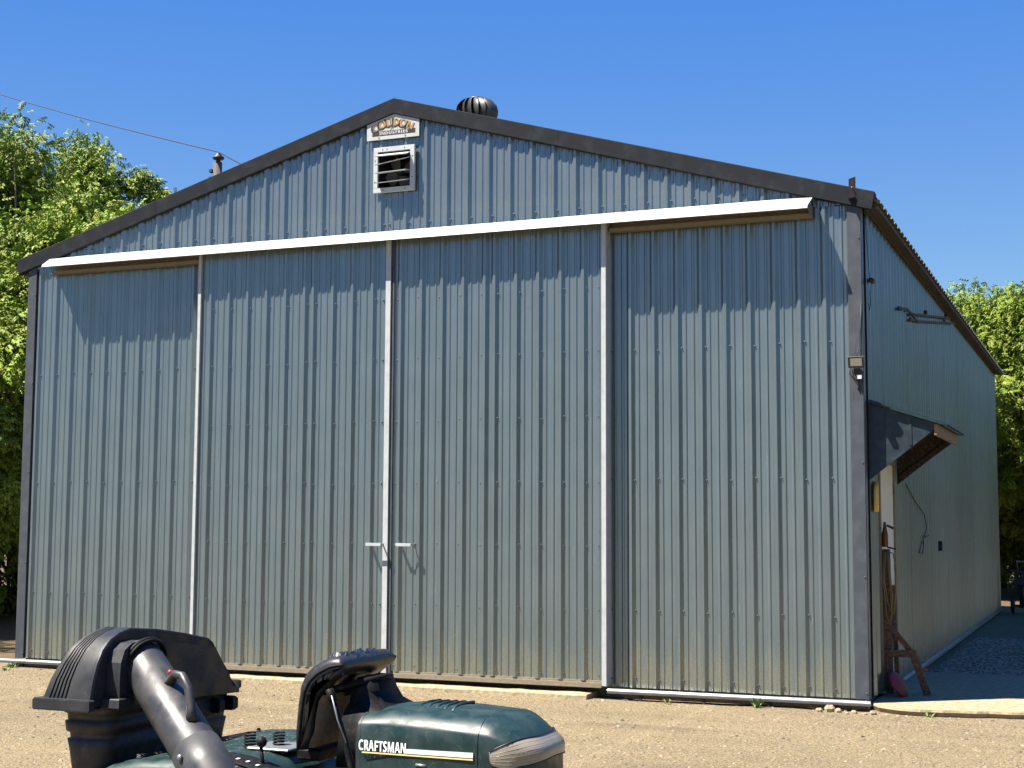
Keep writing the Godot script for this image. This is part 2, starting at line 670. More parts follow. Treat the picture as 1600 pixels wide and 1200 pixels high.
# ---------------------------------------------------------------- the shed
func make_shed() -> void:
	var shed := thing("metal_shed", "large blue-grey ribbed steel shed with gable front and sliding doors", "shed")
	var flat := func(v: float) -> Callable: return func(_u: float) -> float: return v
	var gable_top := func(u: float) -> float: return roof_y(u)
	# ---- front wall backing with a hole for the exhaust vent
	var hx0 := -4.85; var hx1 := -4.45; var hy0 := 4.90; var hy1 := 5.28
	var st := start()
	var fz := func(p: Vector2, d: float) -> Vector3: return Vector3(p.x, p.y, d)
	prism(st, PackedVector2Array([Vector2(-W + 0.02, 0.0), Vector2(hx0, 0.0), Vector2(hx0, roof_y(hx0) - 0.02), Vector2(-W + 0.02, roof_y(-W) - 0.02)]), fz, -0.07, -0.004)
	prism(st, PackedVector2Array([Vector2(hx1, 0.0), Vector2(-0.02, 0.0), Vector2(-0.02, roof_y(0.0) - 0.02), Vector2(hx1, roof_y(hx1) - 0.02)]), fz, -0.07, -0.004)
	prism(st, PackedVector2Array([Vector2(hx0, 0.0), Vector2(hx1, 0.0), Vector2(hx1, hy0), Vector2(hx0, hy0)]), fz, -0.07, -0.004)
	prism(st, PackedVector2Array([Vector2(hx0, hy1), Vector2(hx1, hy1), Vector2(hx1, roof_y(hx1) - 0.02), Vector2(MID, roof_y(MID) - 0.02), Vector2(hx0, roof_y(hx0) - 0.02)]), fz, -0.07, -0.004)
	var fw := obj("front_wall", st, M.inside, shed)
	# fixed sheets left of the doors
	var e := [-W + 0.09, -8.329, -7.4146, -6.72]
	for i in 3:
		sheet("siding_sheet", fw, M.front[i], Vector3.ZERO, Vector3.RIGHT, Vector3.UP, e[i], e[i + 1], -W + 0.386, 0.0, flat.call(4.34), 0.0012 * (i % 2))
	e = [-2.75, -2.1498, -1.2354, -0.09]
	for i in 3:
		sheet("siding_sheet", fw, M.front[(i + 1) % 3], Vector3.ZERO, Vector3.RIGHT, Vector3.UP, e[i], e[i + 1], -0.321, 0.0, flat.call(4.36), 0.0012 * (i % 2))
	# gable sheets
	var ph := -W + 1.27
	e = [-W + 0.02, ph - RIB * 1, ph + RIB * 3, ph + RIB * 7, ph + RIB * 11, -4.70]
	for i in 5:
		sheet("siding_sheet", fw, M.gable, Vector3.ZERO, Vector3.RIGHT, Vector3.UP, e[i], e[i + 1], ph, 4.34, gable_top, 0.0012 * (i % 2) + 0.001, [hx0, hx1, hy0, hy1])
	ph = -0.873
	e = [-4.70, ph - RIB * 12, ph - RIB * 8, ph - RIB * 4, ph, -0.02]
	for i in 5:
		sheet("siding_sheet", fw, M.gable, Vector3.ZERO, Vector3.RIGHT, Vector3.UP, e[i], e[i + 1], ph, 4.36, gable_top, 0.0012 * ((i + 1) % 2) + 0.001, [hx0, hx1, hy0, hy1], 0.0265, [MID])
	var sp: Array = []
	for k in range(-1, 10):
		for y in [0.08, 0.72, 1.93, 3.14]:
			sp.append(Vector3(-W + 0.386 + RIB * k + 0.040, y + rng.randf_range(-0.012, 0.012), 0.002))
	for k in 10:
		for y in [0.08, 0.70, 1.91, 3.13]:
			sp.append(Vector3(-0.321 - RIB * k + 0.040, y + rng.randf_range(-0.012, 0.012), 0.002))
	for k in 18:
		sp.append(Vector3(-0.873 - RIB * k + 0.042, 4.53, 0.003))
		sp.append(Vector3(-W + 1.27 + RIB * (k - 3) + 0.042, 4.53, 0.003))
	screws(fw, sp, Vector3.BACK)
	# ---- side wall on the lane
	st = start()
	box(st, Vector3(-0.07, 0.0, -LEN), Vector3(-0.004, 4.42, -0.02))
	var sw := obj("side_wall", st, M.inside, shed)
	for i in 18:
		var u0 := 0.10 + i * 0.9144
		var u1 := minf(u0 + 0.9144, LEN)
		if u1 - u0 < 0.03:
			break
		if i == 0:
			# up to the side door
			sheet("siding_sheet", sw, M.side[0], Vector3(0, 0, 0), Vector3.FORWARD, Vector3.UP, u0, 0.70, 0.10, 0.0, flat.call(4.47))
			sheet("siding_sheet", sw, M.side[0], Vector3(0, 0, 0), Vector3.FORWARD, Vector3.UP, 0.70, u1, 0.10, 2.14, flat.call(4.47))
		elif i == 1:
			sheet("siding_sheet", sw, M.side[1], Vector3(0, 0, 0), Vector3.FORWARD, Vector3.UP, u0, 1.74, 0.10, 2.14, flat.call(4.47), 0.0012)
			sheet("siding_sheet", sw, M.side[1], Vector3(0, 0, 0), Vector3.FORWARD, Vector3.UP, 1.74, u1, 0.10, 0.0, flat.call(4.47), 0.0012)
		else:
			sheet("siding_sheet", sw, M.side[i % 2], Vector3(0, 0, 0), Vector3.FORWARD, Vector3.UP, u0, u1, 0.10, 0.0, flat.call(4.47), 0.0012 * (i % 2))
	sp = []
	for k in range(1, 68):
		for y in [0.70, 1.91, 3.13]:
			if 0.1 + RIB * k + 0.045 < 0.75 or 0.1 + RIB * k > 1.75 or y > 2.2:
				sp.append(Vector3(0.002, y + rng.randf_range(-0.01, 0.01), -0.10 - RIB * k - 0.045))
	screws(sw, sp, Vector3.RIGHT)
	# base flashing along the side
	st = start()
	box(st, Vector3(0.0, -0.07, -LEN), Vector3(0.034, 0.0, -1.95))
	quad(st, Vector3(0.034, -0.002, -1.95), Vector3(0.034, -0.002, -LEN), Vector3(0.05, -0.03, -LEN), Vector3(0.05, -0.03, -1.95))
	obj("base_flashing", st, M.galv, sw)
	# far walls
	st = start()
	box(st, Vector3(-W, 0.0, -LEN), Vector3(-W + 0.05, 4.40, -0.08))
	obj("left_wall", st, M.gable, shed)
	st = start()
	prism(st, PackedVector2Array([Vector2(-W, 0.0), Vector2(0.0, 0.0), Vector2(0.0, roof_y(0.0) - 0.03), Vector2(MID, roof_y(MID) - 0.03), Vector2(-W, roof_y(-W) - 0.03)]), fz, -LEN - 0.06, -LEN - 0.003)
	obj("rear_wall", st, M.gable, shed)
	st = start()
	box(st, Vector3(-W + 0.02, GROUND - 0.1, -LEN), Vector3(-0.02, -0.002, -0.12))
	obj("foundation", st, M.concrete, shed)
	# ---- corner trims
	for s in [0, 1]:
		st = start()
		var x0: float = -W if s == 0 else -0.112
		var x1: float = -W + 0.112 if s == 0 else 0.006
		box(st, Vector3(x0, -0.005, 0.0), Vector3(x1, 4.435, 0.034), 0.004)
		var ct := obj("corner_trim", st, M.trim, shed)
		st = start()
		if s == 1:
			box(st, Vector3(0.0, -0.005, -0.10), Vector3(0.010, 4.40, 0.0), 0.002)
			obj("side_flange", st, M.galv, ct)
		for k in 5:
			st = start()
			lathe(st, Vector3(x0 + 0.10 if s else x1 - 0.01, 0.05 + k * 1.0, 0.034), Vector3.BACK, [[0.008, 0.0], [0.005, 0.004], [0.004, 0.008]], 6)
			obj("screw", st, M.screw, ct)
	# ---- roof
	st = start()
	var slope_len := 0.0
	for s in [-1, 1]:
		var x_e: float = MID + s * 4.81
		var a := Vector3(MID, roof_y(MID) - 0.015, 0.0); var b := Vector3(x_e, roof_y(x_e) - 0.015, 0.0)
		var back := Vector3(0, 0, -LEN - 0.1)
		var dn := Vector3(0, -0.035, 0)
		hexa(st, [a + dn, b + dn, b + dn + back, a + dn + back], [a, b, b + back, a + back])
	var roof := obj("roof", st, M.soffit, shed)
	var dirv := Vector3(1.0, -SLOPE, 0.0).normalized()
	var full := 4.84 * sqrt(1.0 + SLOPE * SLOPE)
	for i in 18:
		var u0 := -0.03 + i * 0.9144
		var u1 := minf(u0 + 0.9144, LEN + 0.15)
		if u1 - u0 < 0.03:
			break
		# right slope: U runs along -Z, V runs down to the eave; N = U x V points up
		sheet("roof_sheet", roof, M.roof, Vector3(MID, roof_y(MID) + 0.02, 0), Vector3.FORWARD, dirv, u0, u1, 0.03, 0.0, flat.call(full), 0.001 * (i % 2))
		sheet("roof_sheet", roof, M.roof, Vector3(MID, roof_y(MID) + 0.02, 0), Vector3.BACK, Vector3(-dirv.x, dirv.y, 0), -u1, -u0, -0.03, 0.0, flat.call(full), 0.001 * (i % 2))
	# ridge cap
	st = start()
	for s in [-1, 1]:
		var a2 := Vector3(MID, roof_y(MID) + 0.058, 0.045); var b2 := Vector3(MID + s * 0.22, roof_y(MID) + 0.052 - 0.22 * SLOPE, 0.045)
		var bk := Vector3(0, 0, -LEN - 0.2)
		hexa(st, [a2 + Vector3(0, -0.004, 0), b2 + Vector3(0, -0.004, 0), b2 + Vector3(0, -0.004, 0) + bk, a2 + Vector3(0, -0.004, 0) + bk], [a2, b2, b2 + bk, a2 + bk])
	obj("ridge_cap", st, M.fascia, roof)
	# soffit boards under the eave on the lane side
	st = start()
	for k in 5:
		var z0 := -0.03 - k * 3.15
		bar(st, Vector3(0.075, 4.41, z0), Vector3(0.075, 4.41, z0 - 3.145), 0.13, 0.016, Vector3(1, 0.1, 0))
	obj("soffit", st, M.soffit, roof)
	st = start()
	box(st, Vector3(0.028, 4.33, -LEN), Vector3(0.042, 4.40, -0.12))
	obj("frieze_strip", st, M.soffit, roof)
	# rake fascia: two lengths each side, mitred at the ridge
	for s in [-1, 1]:
		for k in 2:
			st = start()
			var q0: float = [0.0, 1.80][k]; var q1: float = [1.797, 4.80][k]
			if s < 0:
				q1 = [2.9, 4.78][k]; q0 = [0.0, 2.903][k]
			var off := 0.0015 * k
			var rows: Array = []
			for q in [q0, q1]:
				var x: float = MID + s * q
				var y: float = roof_y(x)
				var sk: float = 0.0
				if q == q1 and k == 1:
					sk = -0.03 * s
				rows.append([Vector3(x, y + 0.075, -0.05), Vector3(x, y + 0.083 + off, 0.058 + off), Vector3(x, y + 0.078, 0.064 + off), Vector3(x + sk, y - 0.072, 0.060 + off), Vector3(x + sk, y - 0.080, 0.052), Vector3(x + sk, y - 0.078, 0.0), Vector3(x + sk, y - 0.06, -0.005)])
			if s < 0:
				rows.reverse()
			loft(st, rows, true, true)
			obj("fascia", st, M.fascia, roof)
	# ---- sliding door track and its white cover
	st = start()
	var track: MeshInstance3D
	for tx in [[-8.90, -6.91], [-2.325, -0.412]]:
		st = start()
		box(st, Vector3(tx[0], 4.255, 0.034), Vector3(tx[1], 4.29, 0.12), 0.003)
		track = obj("door_track", st, M.beige, shed)
		st = start()
		box(st, Vector3(tx[0], 4.292, 0.034), Vector3(tx[1], 4.36, 0.05))
		obj("track_board", st, M.beige, track)
	st = start()
	box(st, Vector3(-8.93, 4.395, 0.026), Vector3(-0.46, 4.425, 0.038))
	var cover := obj("track_cover", st, M.white, shed)
	var joints := [-8.99, -5.985, -2.885, -0.41]
	for i in 3:
		st = start()
		var rws: Array = []
		for kk in 2:
			var x: float = joints[i] + 0.002 if kk == 0 else joints[i + 1] - 0.002
			var inset := 0.0
			if i == 0 and kk == 0:
				inset = 0.11
			var lf := 0.0018 * (1 - i % 2)
			var sag: float = 0.012 * sin(x * 1.9)
			rws.append([Vector3(x, 4.37, 0.03), Vector3(x, 4.455 + lf, 0.03), Vector3(x + inset, 4.325 + lf + sag * 0.4, 0.295 + lf), Vector3(x + inset, 4.302 + sag * 0.4, 0.305 + lf), Vector3(x + inset, 4.298 + sag * 0.4, 0.293), Vector3(x + inset, 4.318, 0.285), Vector3(x, 4.44, 0.04)])
		loft(st, rws, true, true)
		obj("cover_section", st, M.white, cover)
	# end plates of the cover
	st = start()
	prism(st, PackedVector2Array([Vector2(0.03, 4.262), Vector2(0.13, 4.262), Vector2(0.285, 4.312), Vector2(0.03, 4.44)]), func(p: Vector2, d: float) -> Vector3: return Vector3(d, p.y, p.x), -0.414, -0.418)
	obj("end_plate", st, M.beige, track)
	# ---- sliding doors
	var dz := 0.135
	var doors := [
		{"x0": -6.90, "x1": -4.615, "split": -5.56, "pa": -5.609, "pb": -5.509, "hx": -4.83},
		{"x0": -4.592, "x1": -2.335, "split": -3.545, "pa": -3.591, "pb": -3.487, "hx": -4.50}]
	for di in 2:
		var d: Dictionary = doors[di]
		st = start()
		box(st, Vector3(d.x0 + 0.01, 0.03, 0.04), Vector3(d.x1 - 0.006, 4.345, dz - 0.006))
		var door := obj("sliding_door", st, M.inside, shed)
		var cuts := [d.x0 + 0.02, d.pa - RIB * 4.0, d.split, d.pb + RIB * 4.0 if di == 0 else d.pb + RIB * 3.0, d.x1 - 0.02]
		if cuts[1] < cuts[0]:
			cuts[1] = d.pa - RIB * 2.0
		if cuts[3] > cuts[4]:
			cuts[3] = d.pb + RIB * 2.0
		for i in 4:
			sheet("siding_sheet", door, M.front[(i + di) % 3], Vector3(0, 0, dz), Vector3.RIGHT, Vector3.UP, cuts[i], cuts[i + 1], d.pa if i < 2 else d.pb, 0.06, flat.call(4.34), 0.0012 * (i % 2))
		sp = []
		for y in [0.11, 0.707, 1.297, 1.891, 2.503, 3.126, 3.73]:
			var x: float = d.pa
			while x > d.x0:
				sp.append(Vector3(x + (0.034 if di == 0 else -0.036), y + rng.randf_range(-0.012, 0.012), dz + 0.002)); x -= RIB
			x = d.pb
			while x < d.x1 - 0.05:
				sp.append(Vector3(x + 0.034, y + rng.randf_range(-0.012, 0.012), dz + 0.002)); x += RIB
			sp.append(Vector3(d.x1 - 0.09, y, dz + 0.002))
		screws(door, sp, Vector3.BACK)
		# edge trims
		for s in [0, 1]:
			if di == 1 and s == 0:
				st = start()
				box(st, Vector3(d.x0, 0.02, 0.05), Vector3(d.x0 + 0.018, 4.34, dz + 0.022), 0.003)
				obj("edge_trim", st, M.trim, door)
				continue
			st = start()
			var ex: float = d.x0 - 0.004 if s == 0 else d.x1 - 0.052
			var wd := 0.034 if s == 0 else (0.054 if di == 0 else 0.044)
			box(st, Vector3(ex, 0.015, 0.035), Vector3(ex + wd, 4.342, dz + 0.03), 0.004)
			obj("edge_trim", st, M.white, door)
			if s == 1 and di == 1:
				st = start()
				box(st, Vector3(ex + wd, 0.02, 0.035), Vector3(ex + wd + 0.004, 4.34, dz + 0.02))
				obj("door_edge", st, M.white, door)
		st = start()
		box(st, Vector3(d.x0 + 0.05, 0.0, 0.045), Vector3(d.x1 - 0.055, 0.045, dz + 0.032), 0.004)
		box(st, Vector3(d.x0 + 0.05, 0.045, 0.045), Vector3(d.x1 - 0.055, 0.064, dz + 0.014), 0.003)
		obj("bottom_trim", st, M.beige, door)
		# pull handle
		st = start()
		var hx: float = d.hx + 0.012
		box(st, Vector3(hx, 1.275, dz + 0.092), Vector3(hx + 0.165, 1.305, dz + 0.102), 0.002)
		box(st, Vector3(hx, 1.275, dz + 0.008), Vector3(hx + 0.018, 1.305, dz + 0.092), 0.001)
		box(st, Vector3(hx + 0.12, 1.278, dz + 0.002), Vector3(hx + 0.165, 1.302, dz + 0.008), 0.001)
		bar(st, Vector3(hx + 0.156, 1.29, dz + 0.094), Vector3(hx + 0.156, 1.29, dz + 0.004), 0.024, 0.008, Vector3.UP)
		obj("handle", st, M.white, door)
	# ---- bottom guide rails in front of the fixed walls
	for s in 2:
		var gx0: float = [-9.40, -2.335][s]; var gx1: float = [-6.95, 0.035][s]
		st = start()
		var rr: Array = []
		for x in [gx0, gx1]:
			var row: Array = []
			for k in 9:
				var a3 := PI * k / 8.0
				row.append(Vector3(x, -0.026 + 0.026 * sin(a3), 0.145 - 0.028 * cos(a3)))
			row.append(Vector3(x, -0.045, 0.168)); row.append(Vector3(x, -0.045, 0.118))
			rr.append(row)
		loft(st, rr, true, true)
		var gr := obj("guide_rail", st, M.galv, shed)
		st = start()
		box(st, Vector3(gx0 + 0.15, -0.085, 0.03), Vector3(gx1 - 0.02, -0.045, 0.125))
		obj("rail_base", st, M.wood_dark, gr)
		for k in 4:
			var x: float = gx0 + 0.3 + k * (gx1 - gx0 - 0.6) / 3.0
			st = start()
			box(st, Vector3(x, GROUND - 0.03, 0.13), Vector3(x + 0.025, -0.045, 0.155))
			obj("peg", st, M.dark, gr)
	# ---- side door
	st = start()
	box(st, Vector3(-0.03, 0.0, -1.68), Vector3(0.008, 2.08, -0.76), 0.003)
	var sd := obj("side_door", st, M.white, shed)
	sd.material_override = grainy(Color8(206, 203, 188), 0.04, 0.5, 0.0, 1.0, 63)
	for fr in [[Vector3(-0.05, 0.0, -0.76), Vector3(0.026, 2.14, -0.70)], [Vector3(-0.05, 0.0, -1.74), Vector3(0.026, 2.14, -1.68)], [Vector3(-0.05, 2.08, -1.68), Vector3(0.026, 2.14, -0.76)]]:
		st = start()
		box(st, fr[0], fr[1], 0.003)
		obj("door_frame", st, M.beige, sd)
	for y in [0.35, 1.05, 1.80]:
		st = start()
		tube(st, [Vector3(0.014, y, -1.675), Vector3(0.014, y + 0.10, -1.675)], 0.007, 8)
		obj("hinge", st, M.screw, sd)
	st = start(true)
	lathe(st, Vector3(0.008, 1.0, -0.83), Vector3.RIGHT, [[0.03, 0.0], [0.028, 0.006], [0.012, 0.012], [0.012, 0.035], [0.026, 0.045], [0.028, 0.06], [0.015, 0.072]], 16)
	obj("door_knob", st, mat(Color8(170, 140, 80), 0.3, 0.8), sd)
	st = start()
	box(st, Vector3(-0.05, -0.03, -1.76), Vector3(0.05, 0.0, -0.68), 0.004)
	obj("threshold", st, M.galv, sd)

# ---------------------------------------------------------------- gable sign
func make_sign() -> void:
	var s := thing("gable_sign", "white five-sided board with arched gold lettering under the gable peak", "sign", Vector3(-4.672, 5.41, 0.032))
	var st := start()
	prism(st, PackedVector2Array([Vector2(-0.298, 0.0), Vector2(0.298, 0.0), Vector2(0.298, 0.175), Vector2(0.0, 0.262), Vector2(-0.298, 0.175)]), func(p: Vector2, d: float) -> Vector3: return Vector3(p.x, p.y, d), 0.0, 0.012)
	obj("board", st, M.white, s)
	var gold := mat(Color8(150, 116, 68), 0.5); var gold2 := mat(Color8(100, 74, 42), 0.5); var ink := mat(Color8(22, 20, 18), 0.5)
	var word := "COUDON"
	for i in 6:
		var t := (i - 2.5) / 2.5
		var at := Vector3(t * 0.198, 0.173 - 0.052 * t * t, 0.0132)
		letters("letter_shadow", word[i], 0.122, at + Vector3(-0.012, -0.012, 0.0), ink, s, true, false, -t * 0.42, Vector2(1.28, 1.06), 0.001)
		letters("letter", word[i], 0.104, at + Vector3(0, 0, 0.0015), gold2 if i < 1 else gold, s, true, false, -t * 0.42, Vector2(1.12, 0.96), 0.001)
	st = start()
	box(st, Vector3(-0.235, 0.040, 0.0121), Vector3(0.255, 0.087, 0.0135), 0.0)
	obj("banner", st, ink, s)
	letters("lettering", "INDUSTRIES", 0.044, Vector3(0.01, 0.063, 0.0142), mat(Color8(180, 178, 172), 0.5), s, true, false, 0.0, Vector2(1.30, 0.92), 0.001)
	# fine line drawing between the words: bare branching strokes
	st = start()
	for l in [[-0.03, 0.09, 0.0, 0.15], [0.03, 0.09, 0.0, 0.15], [-0.045, 0.125, 0.045, 0.135], [0.0, 0.09, 0.012, 0.135], [-0.02, 0.10, 0.035, 0.145]]:
		bar(st, Vector3(l[0], l[1], 0.0128), Vector3(l[2], l[3], 0.0128), 0.003, 0.001)
	obj("line_drawing", st, mat(Color8(130, 134, 138), 0.6), s)
	for x in [-0.16, 0.14]:
		st = start()
		lathe(st, Vector3(x, 0.022, 0.012), Vector3.BACK, [[0.008, 0.0], [0.006, 0.004], [0.003, 0.006]], 8)
		obj("screw", st, M.screw, s)

func make_wall_vent() -> void:
	var v := thing("louvred_wall_vent", "white square louvred fan vent half open below the gable sign", "vent", Vector3(-4.65, 5.09, 0.0))
	var hw := 0.232; var hh := 0.235
	var ihw := 0.185; var ihh := 0.188
	for b in [[-hw, ihh, hw, hh], [-hw, -hh, hw, -ihh], [-hw, -ihh, -ihw, ihh], [ihw, -ihh, hw, ihh]]:
		var st := start()
		box(st, Vector3(b[0], b[1], 0.026), Vector3(b[2], b[3], 0.058), 0.003)
		obj("frame", st, M.white, v)
	var st2 := start()
	for b in [[-0.197, -ihh, -0.187, ihh], [0.187, -ihh, 0.197, ihh]]:
		box(st2, Vector3(b[0], b[1], -0.32), Vector3(b[2], b[3], 0.024))
	box(st2, Vector3(-0.187, 0.177, -0.32), Vector3(0.187, 0.187, 0.024))
	box(st2, Vector3(-0.187, -0.187, -0.32), Vector3(0.187, -0.177, 0.024))
	box(st2, Vector3(-0.197, -0.19, -0.33), Vector3(0.197, 0.19, -0.32))
	obj("duct", st2, M.dark, v)
	var open := [[0.168, 66.0, 0.0], [0.072, 70.0, 0.045], [-0.028, 80.0, 0.010], [-0.122, 74.0, 0.010]]
	for o in open:
		var st := start()
		var an := deg_to_rad(o[1])
		var dv := Vector3(0, -cos(an), sin(an)) * 0.098
		var p := Vector3(-0.178, o[0], 0.044); var q := Vector3(0.178, o[0] + o[2], 0.044)
		var nn := Vector3(0, sin(an), cos(an)) * 0.009
		hexa(st, [p + dv, q + dv, q + dv - nn, p + dv - nn], [p, q, q - nn, p - nn])
		obj("slat", st, M.white, v)
	for k in 4:
		var st := start()
		var a := TAU * k / 4.0 + 0.5
		var d := Vector3(cos(a), sin(a), 0); var t := Vector3(-sin(a), cos(a), 0)
		var c := Vector3(0, -0.01, -0.10)
		var rows: Array = []
		for e in [[0.03, 0.02], [0.07, 0.05], [0.12, 0.065], [0.165, 0.05]]:
			var m: Vector3 = c + d * e[0]
			rows.append([m - t * e[1] + Vector3(0, 0, 0.02), m + t * e[1] - Vector3(0, 0, 0.02), m + t * e[1] - Vector3(0, 0, 0.023), m - t * e[1] + Vector3(0, 0, 0.017)])
		loft(st, rows, true, true)
		obj("fan_blade", st, mat(Color8(80, 78, 74), 0.6, 0.2), v)
	var sh := start(true)
	lathe(sh, Vector3(0, -0.01, -0.13), Vector3.BACK, [[0.035, 0.0], [0.035, 0.045], [0.02, 0.06], [0.004, 0.064]], 14)
	obj("fan_hub", sh, M.dark, v)
	for p in [[-0.13, 0.212], [-0.08, 0.212], [0.12, 0.212], [-0.215, 0.1], [-0.215, -0.12], [0.21, 0.12], [0.21, -0.1], [0.13, -0.212], [-0.12, -0.212]]:
		var st := start()
		lathe(st, Vector3(p[0], p[1], 0.058), Vector3.BACK, [[0.007, 0.0], [0.005, 0.004], [0.002, 0.005]], 6)
		obj("screw", st, M.screw, v)

func make_turbine() -> void:
	var z := -1.55
	var x := -4.44
	var base_y := roof_y(x) + 0.16
	var t := thing("turbine_vent", "dark spinning turbine vent with curved vanes on the roof ridge", "vent", Vector3(x, base_y, z))
	var body := mat(Color8(74, 74, 71), 0.42, 0.6)
	var st := start(true)
	lathe(st, Vector3(0, -0.12, 0), Vector3.UP, [[0.17, -0.14], [0.165, 0.16], [0.15, 0.19]], 24)
	obj("collar", st, M.galv, t)
	var n := 18
	var R := [[0.15, 0.09], [0.205, 0.14], [0.235, 0.20], [0.24, 0.25], [0.225, 0.31], [0.18, 0.365], [0.10, 0.395]]
	for k in n:
		st = start(true)
		var rows: Array = []
		for i in R.size():
			var e: Array = R[i]
			var a := TAU * k / n + 0.10 * i / R.size()
			var row: Array = []
			for f in [0.0, 0.5, 1.0]:
				var b: float = a + f * TAU / n * 1.25
				var rad: float = e[0] * (1.0 - 0.34 * f + 0.08 * sin(f * PI))
				row.append(Vector3(cos(b) * rad, e[1] + 0.0, sin(b) * rad))
			rows.append(row)
		loft(st, rows, false)
		obj("vane", st, body, t)
	st = start(true)
	lathe(st, Vector3(0, 0.385, 0), Vector3.UP, [[0.11, 0.0], [0.105, 0.012], [0.06, 0.026], [0.01, 0.032]], 24)
	obj("cap", st, body, t)
	st = start(true)
	lathe(st, Vector3(0, 0.07, 0), Vector3.UP, [[0.155, 0.0], [0.155, 0.025], [0.14, 0.03]], 24)
	obj("ring", st, body, t)

# ---------------------------------------------------------------- things on and by the side wall
func make_side_things() -> void:
	# awning over the side door
	var aw := thing("door_awning", "lean-to sheet metal awning with brown wooden ends over the side door", "awning", Vector3(0.026, 0, 0))
	var st := start()
	hexa(st, [Vector3(0, 2.585, -0.06), Vector3(0.63, 2.375, -0.06), Vector3(0.63, 2.375, -1.92), Vector3(0, 2.585, -1.92)], [Vector3(0, 2.60, -0.06), Vector3(0.63, 2.39, -0.06), Vector3(0.63, 2.39, -1.92), Vector3(0, 2.60, -1.92)])
	var rf := obj("roof_panel", st, grainy(Color8(24, 44, 50), 0.08, 0.5, 0.3, 1.0, 64), aw)
	for k in 8:
		st = start()
		var z := -0.09 - k * 0.257
		bar(st, Vector3(0.01, 2.603, z), Vector3(0.645, 2.391, z), 0.03, 0.018)
		obj("rib", st, rf.material_override, rf)
	var wedge := PackedVector2Array([Vector2(0.0, 1.90), Vector2(0.56, 2.335), Vector2(0.56, 2.385), Vector2(0.0, 2.575)])
	st = start()
	prism(st, wedge, func(p: Vector2, d: float) -> Vector3: return Vector3(p.x, p.y, d), -0.115, -0.10)
	var ep := obj("end_panel", st, grainy(Color8(28, 42, 50), 0.08, 0.5, 0.3, 1.0, 65), aw)
	for x in [0.13, 0.36]:
		st = start()
		bar(st, Vector3(x, 1.92 + x * 0.78, -0.098), Vector3(x, 2.56 - x * 0.34, -0.098), 0.02, 0.008, Vector3.RIGHT)
		obj("rib", st, ep.material_override, ep)
	st = start()
	prism(st, wedge, func(p: Vector2, d: float) -> Vector3: return Vector3(p.x, p.y, d), -1.885, -1.87)
	var awood := grainy(Color8(42, 35, 29), 0.2, 0.9, 0.0, 2.5, 73, 2.0)
	obj("end_panel", st, awood, aw)
	st = start()
	box(st, Vector3(0.56, 2.285, -1.885), Vector3(0.585, 2.385, -0.10), 0.003)
	obj("fascia_board", st, grainy(Color8(112, 98, 76), 0.14, 0.8, 0.0, 1.6, 66), aw)
	st = start()
	bar(st, Vector3(0.02, 1.96, -1.862), Vector3(0.555, 2.35, -1.862), 0.05, 0.02, Vector3.UP)
	obj("brace", st, awood, aw)
	st = start()
	bar(st, Vector3(0.02, 1.95, -0.122), Vector3(0.555, 2.345, -0.122), 0.045, 0.012, Vector3.UP)
	obj("brace", st, awood, aw)

	# floodlight with motion sensor on the corner trim
	var fl := thing("floodlight", "black floodlight with pale lens and motion sensor on the corner trim", "lamp", Vector3(-0.038, 2.92, 0.034))
	st = start()
	hexa(st, [Vector3(-0.070, -0.044, 0.085), Vector3(0.070, -0.044, 0.085), Vector3(0.06, -0.04, 0.035), Vector3(-0.06, -0.04, 0.035)], [Vector3(-0.070, 0.056, 0.105), Vector3(0.070, 0.056, 0.105), Vector3(0.06, 0.05, 0.045), Vector3(-0.06, 0.05, 0.045)], 0.004)
	obj("housing", st, M.black, fl)
	st = start()
	hexa(st, [Vector3(-0.050, -0.027, 0.0885), Vector3(0.050, -0.027, 0.0885), Vector3(0.050, -0.027, 0.082), Vector3(-0.050, -0.027, 0.082)], [Vector3(-0.050, 0.038, 0.1055), Vector3(0.050, 0.038, 0.1055), Vector3(0.050, 0.038, 0.098), Vector3(-0.050, 0.038, 0.098)])
	obj("lens", st, grainy(Color8(150, 144, 128), 0.1, 0.35, 0.0, 12.0, 67), fl)
	st = start()
	box(st, Vector3(-0.03, -0.10, 0.0), Vector3(0.035, -0.044, 0.05), 0.006)
	obj("bracket", st, M.black, fl)
	st = start()
	box(st, Vector3(-0.002, -0.148, 0.03), Vector3(0.05, -0.105, 0.085), 0.005)
	var sn := obj("sensor", st, M.black, fl)
	st = start()
	box(st, Vector3(0.008, -0.142, 0.085), Vector3(0.044, -0.112, 0.088), 0.001)
	obj("sensor_window", st, mat(Color8(190, 192, 194), 0.4), sn)
	st = start(true)
	tube(st, [Vector3(-0.06, -0.05, 0.06), Vector3(-0.065, -0.09, 0.05), Vector3(-0.03, -0.14, 0.03), Vector3(0.0, -0.19, 0.008), Vector3(0.015, -0.26, 0.004)], 0.004, 6)
	tube(st, [Vector3(-0.04, -0.06, 0.06), Vector3(-0.03, -0.12, 0.045), Vector3(0.01, -0.18, 0.01), Vector3(0.015, -0.26, 0.004)], 0.0035, 6)
	tube(st, [Vector3(0.0, 0.056, 0.08), Vector3(0.005, 0.12, 0.02), Vector3(0.03, 0.30, 0.004), Vector3(0.04, 0.55, 0.004)], 0.0035, 6)
	obj("cable", st, M.black, fl)

	# security camera high on the side wall
	var sc := thing("security_camera", "small black camera with looped cable high beside the shed corner", "camera", Vector3(0.026, 3.69, -0.16))
	st = start(true)
	tube(st, [Vector3(0.045, 0.0, -0.05), Vector3(0.045, -0.008, 0.07)], 0.024, 12)
	obj("body", st, M.black, sc)
	st = start(true)
	tube(st, [Vector3(0.0, 0.0, -0.02), Vector3(0.045, 0.0, -0.02)], 0.012, 8)
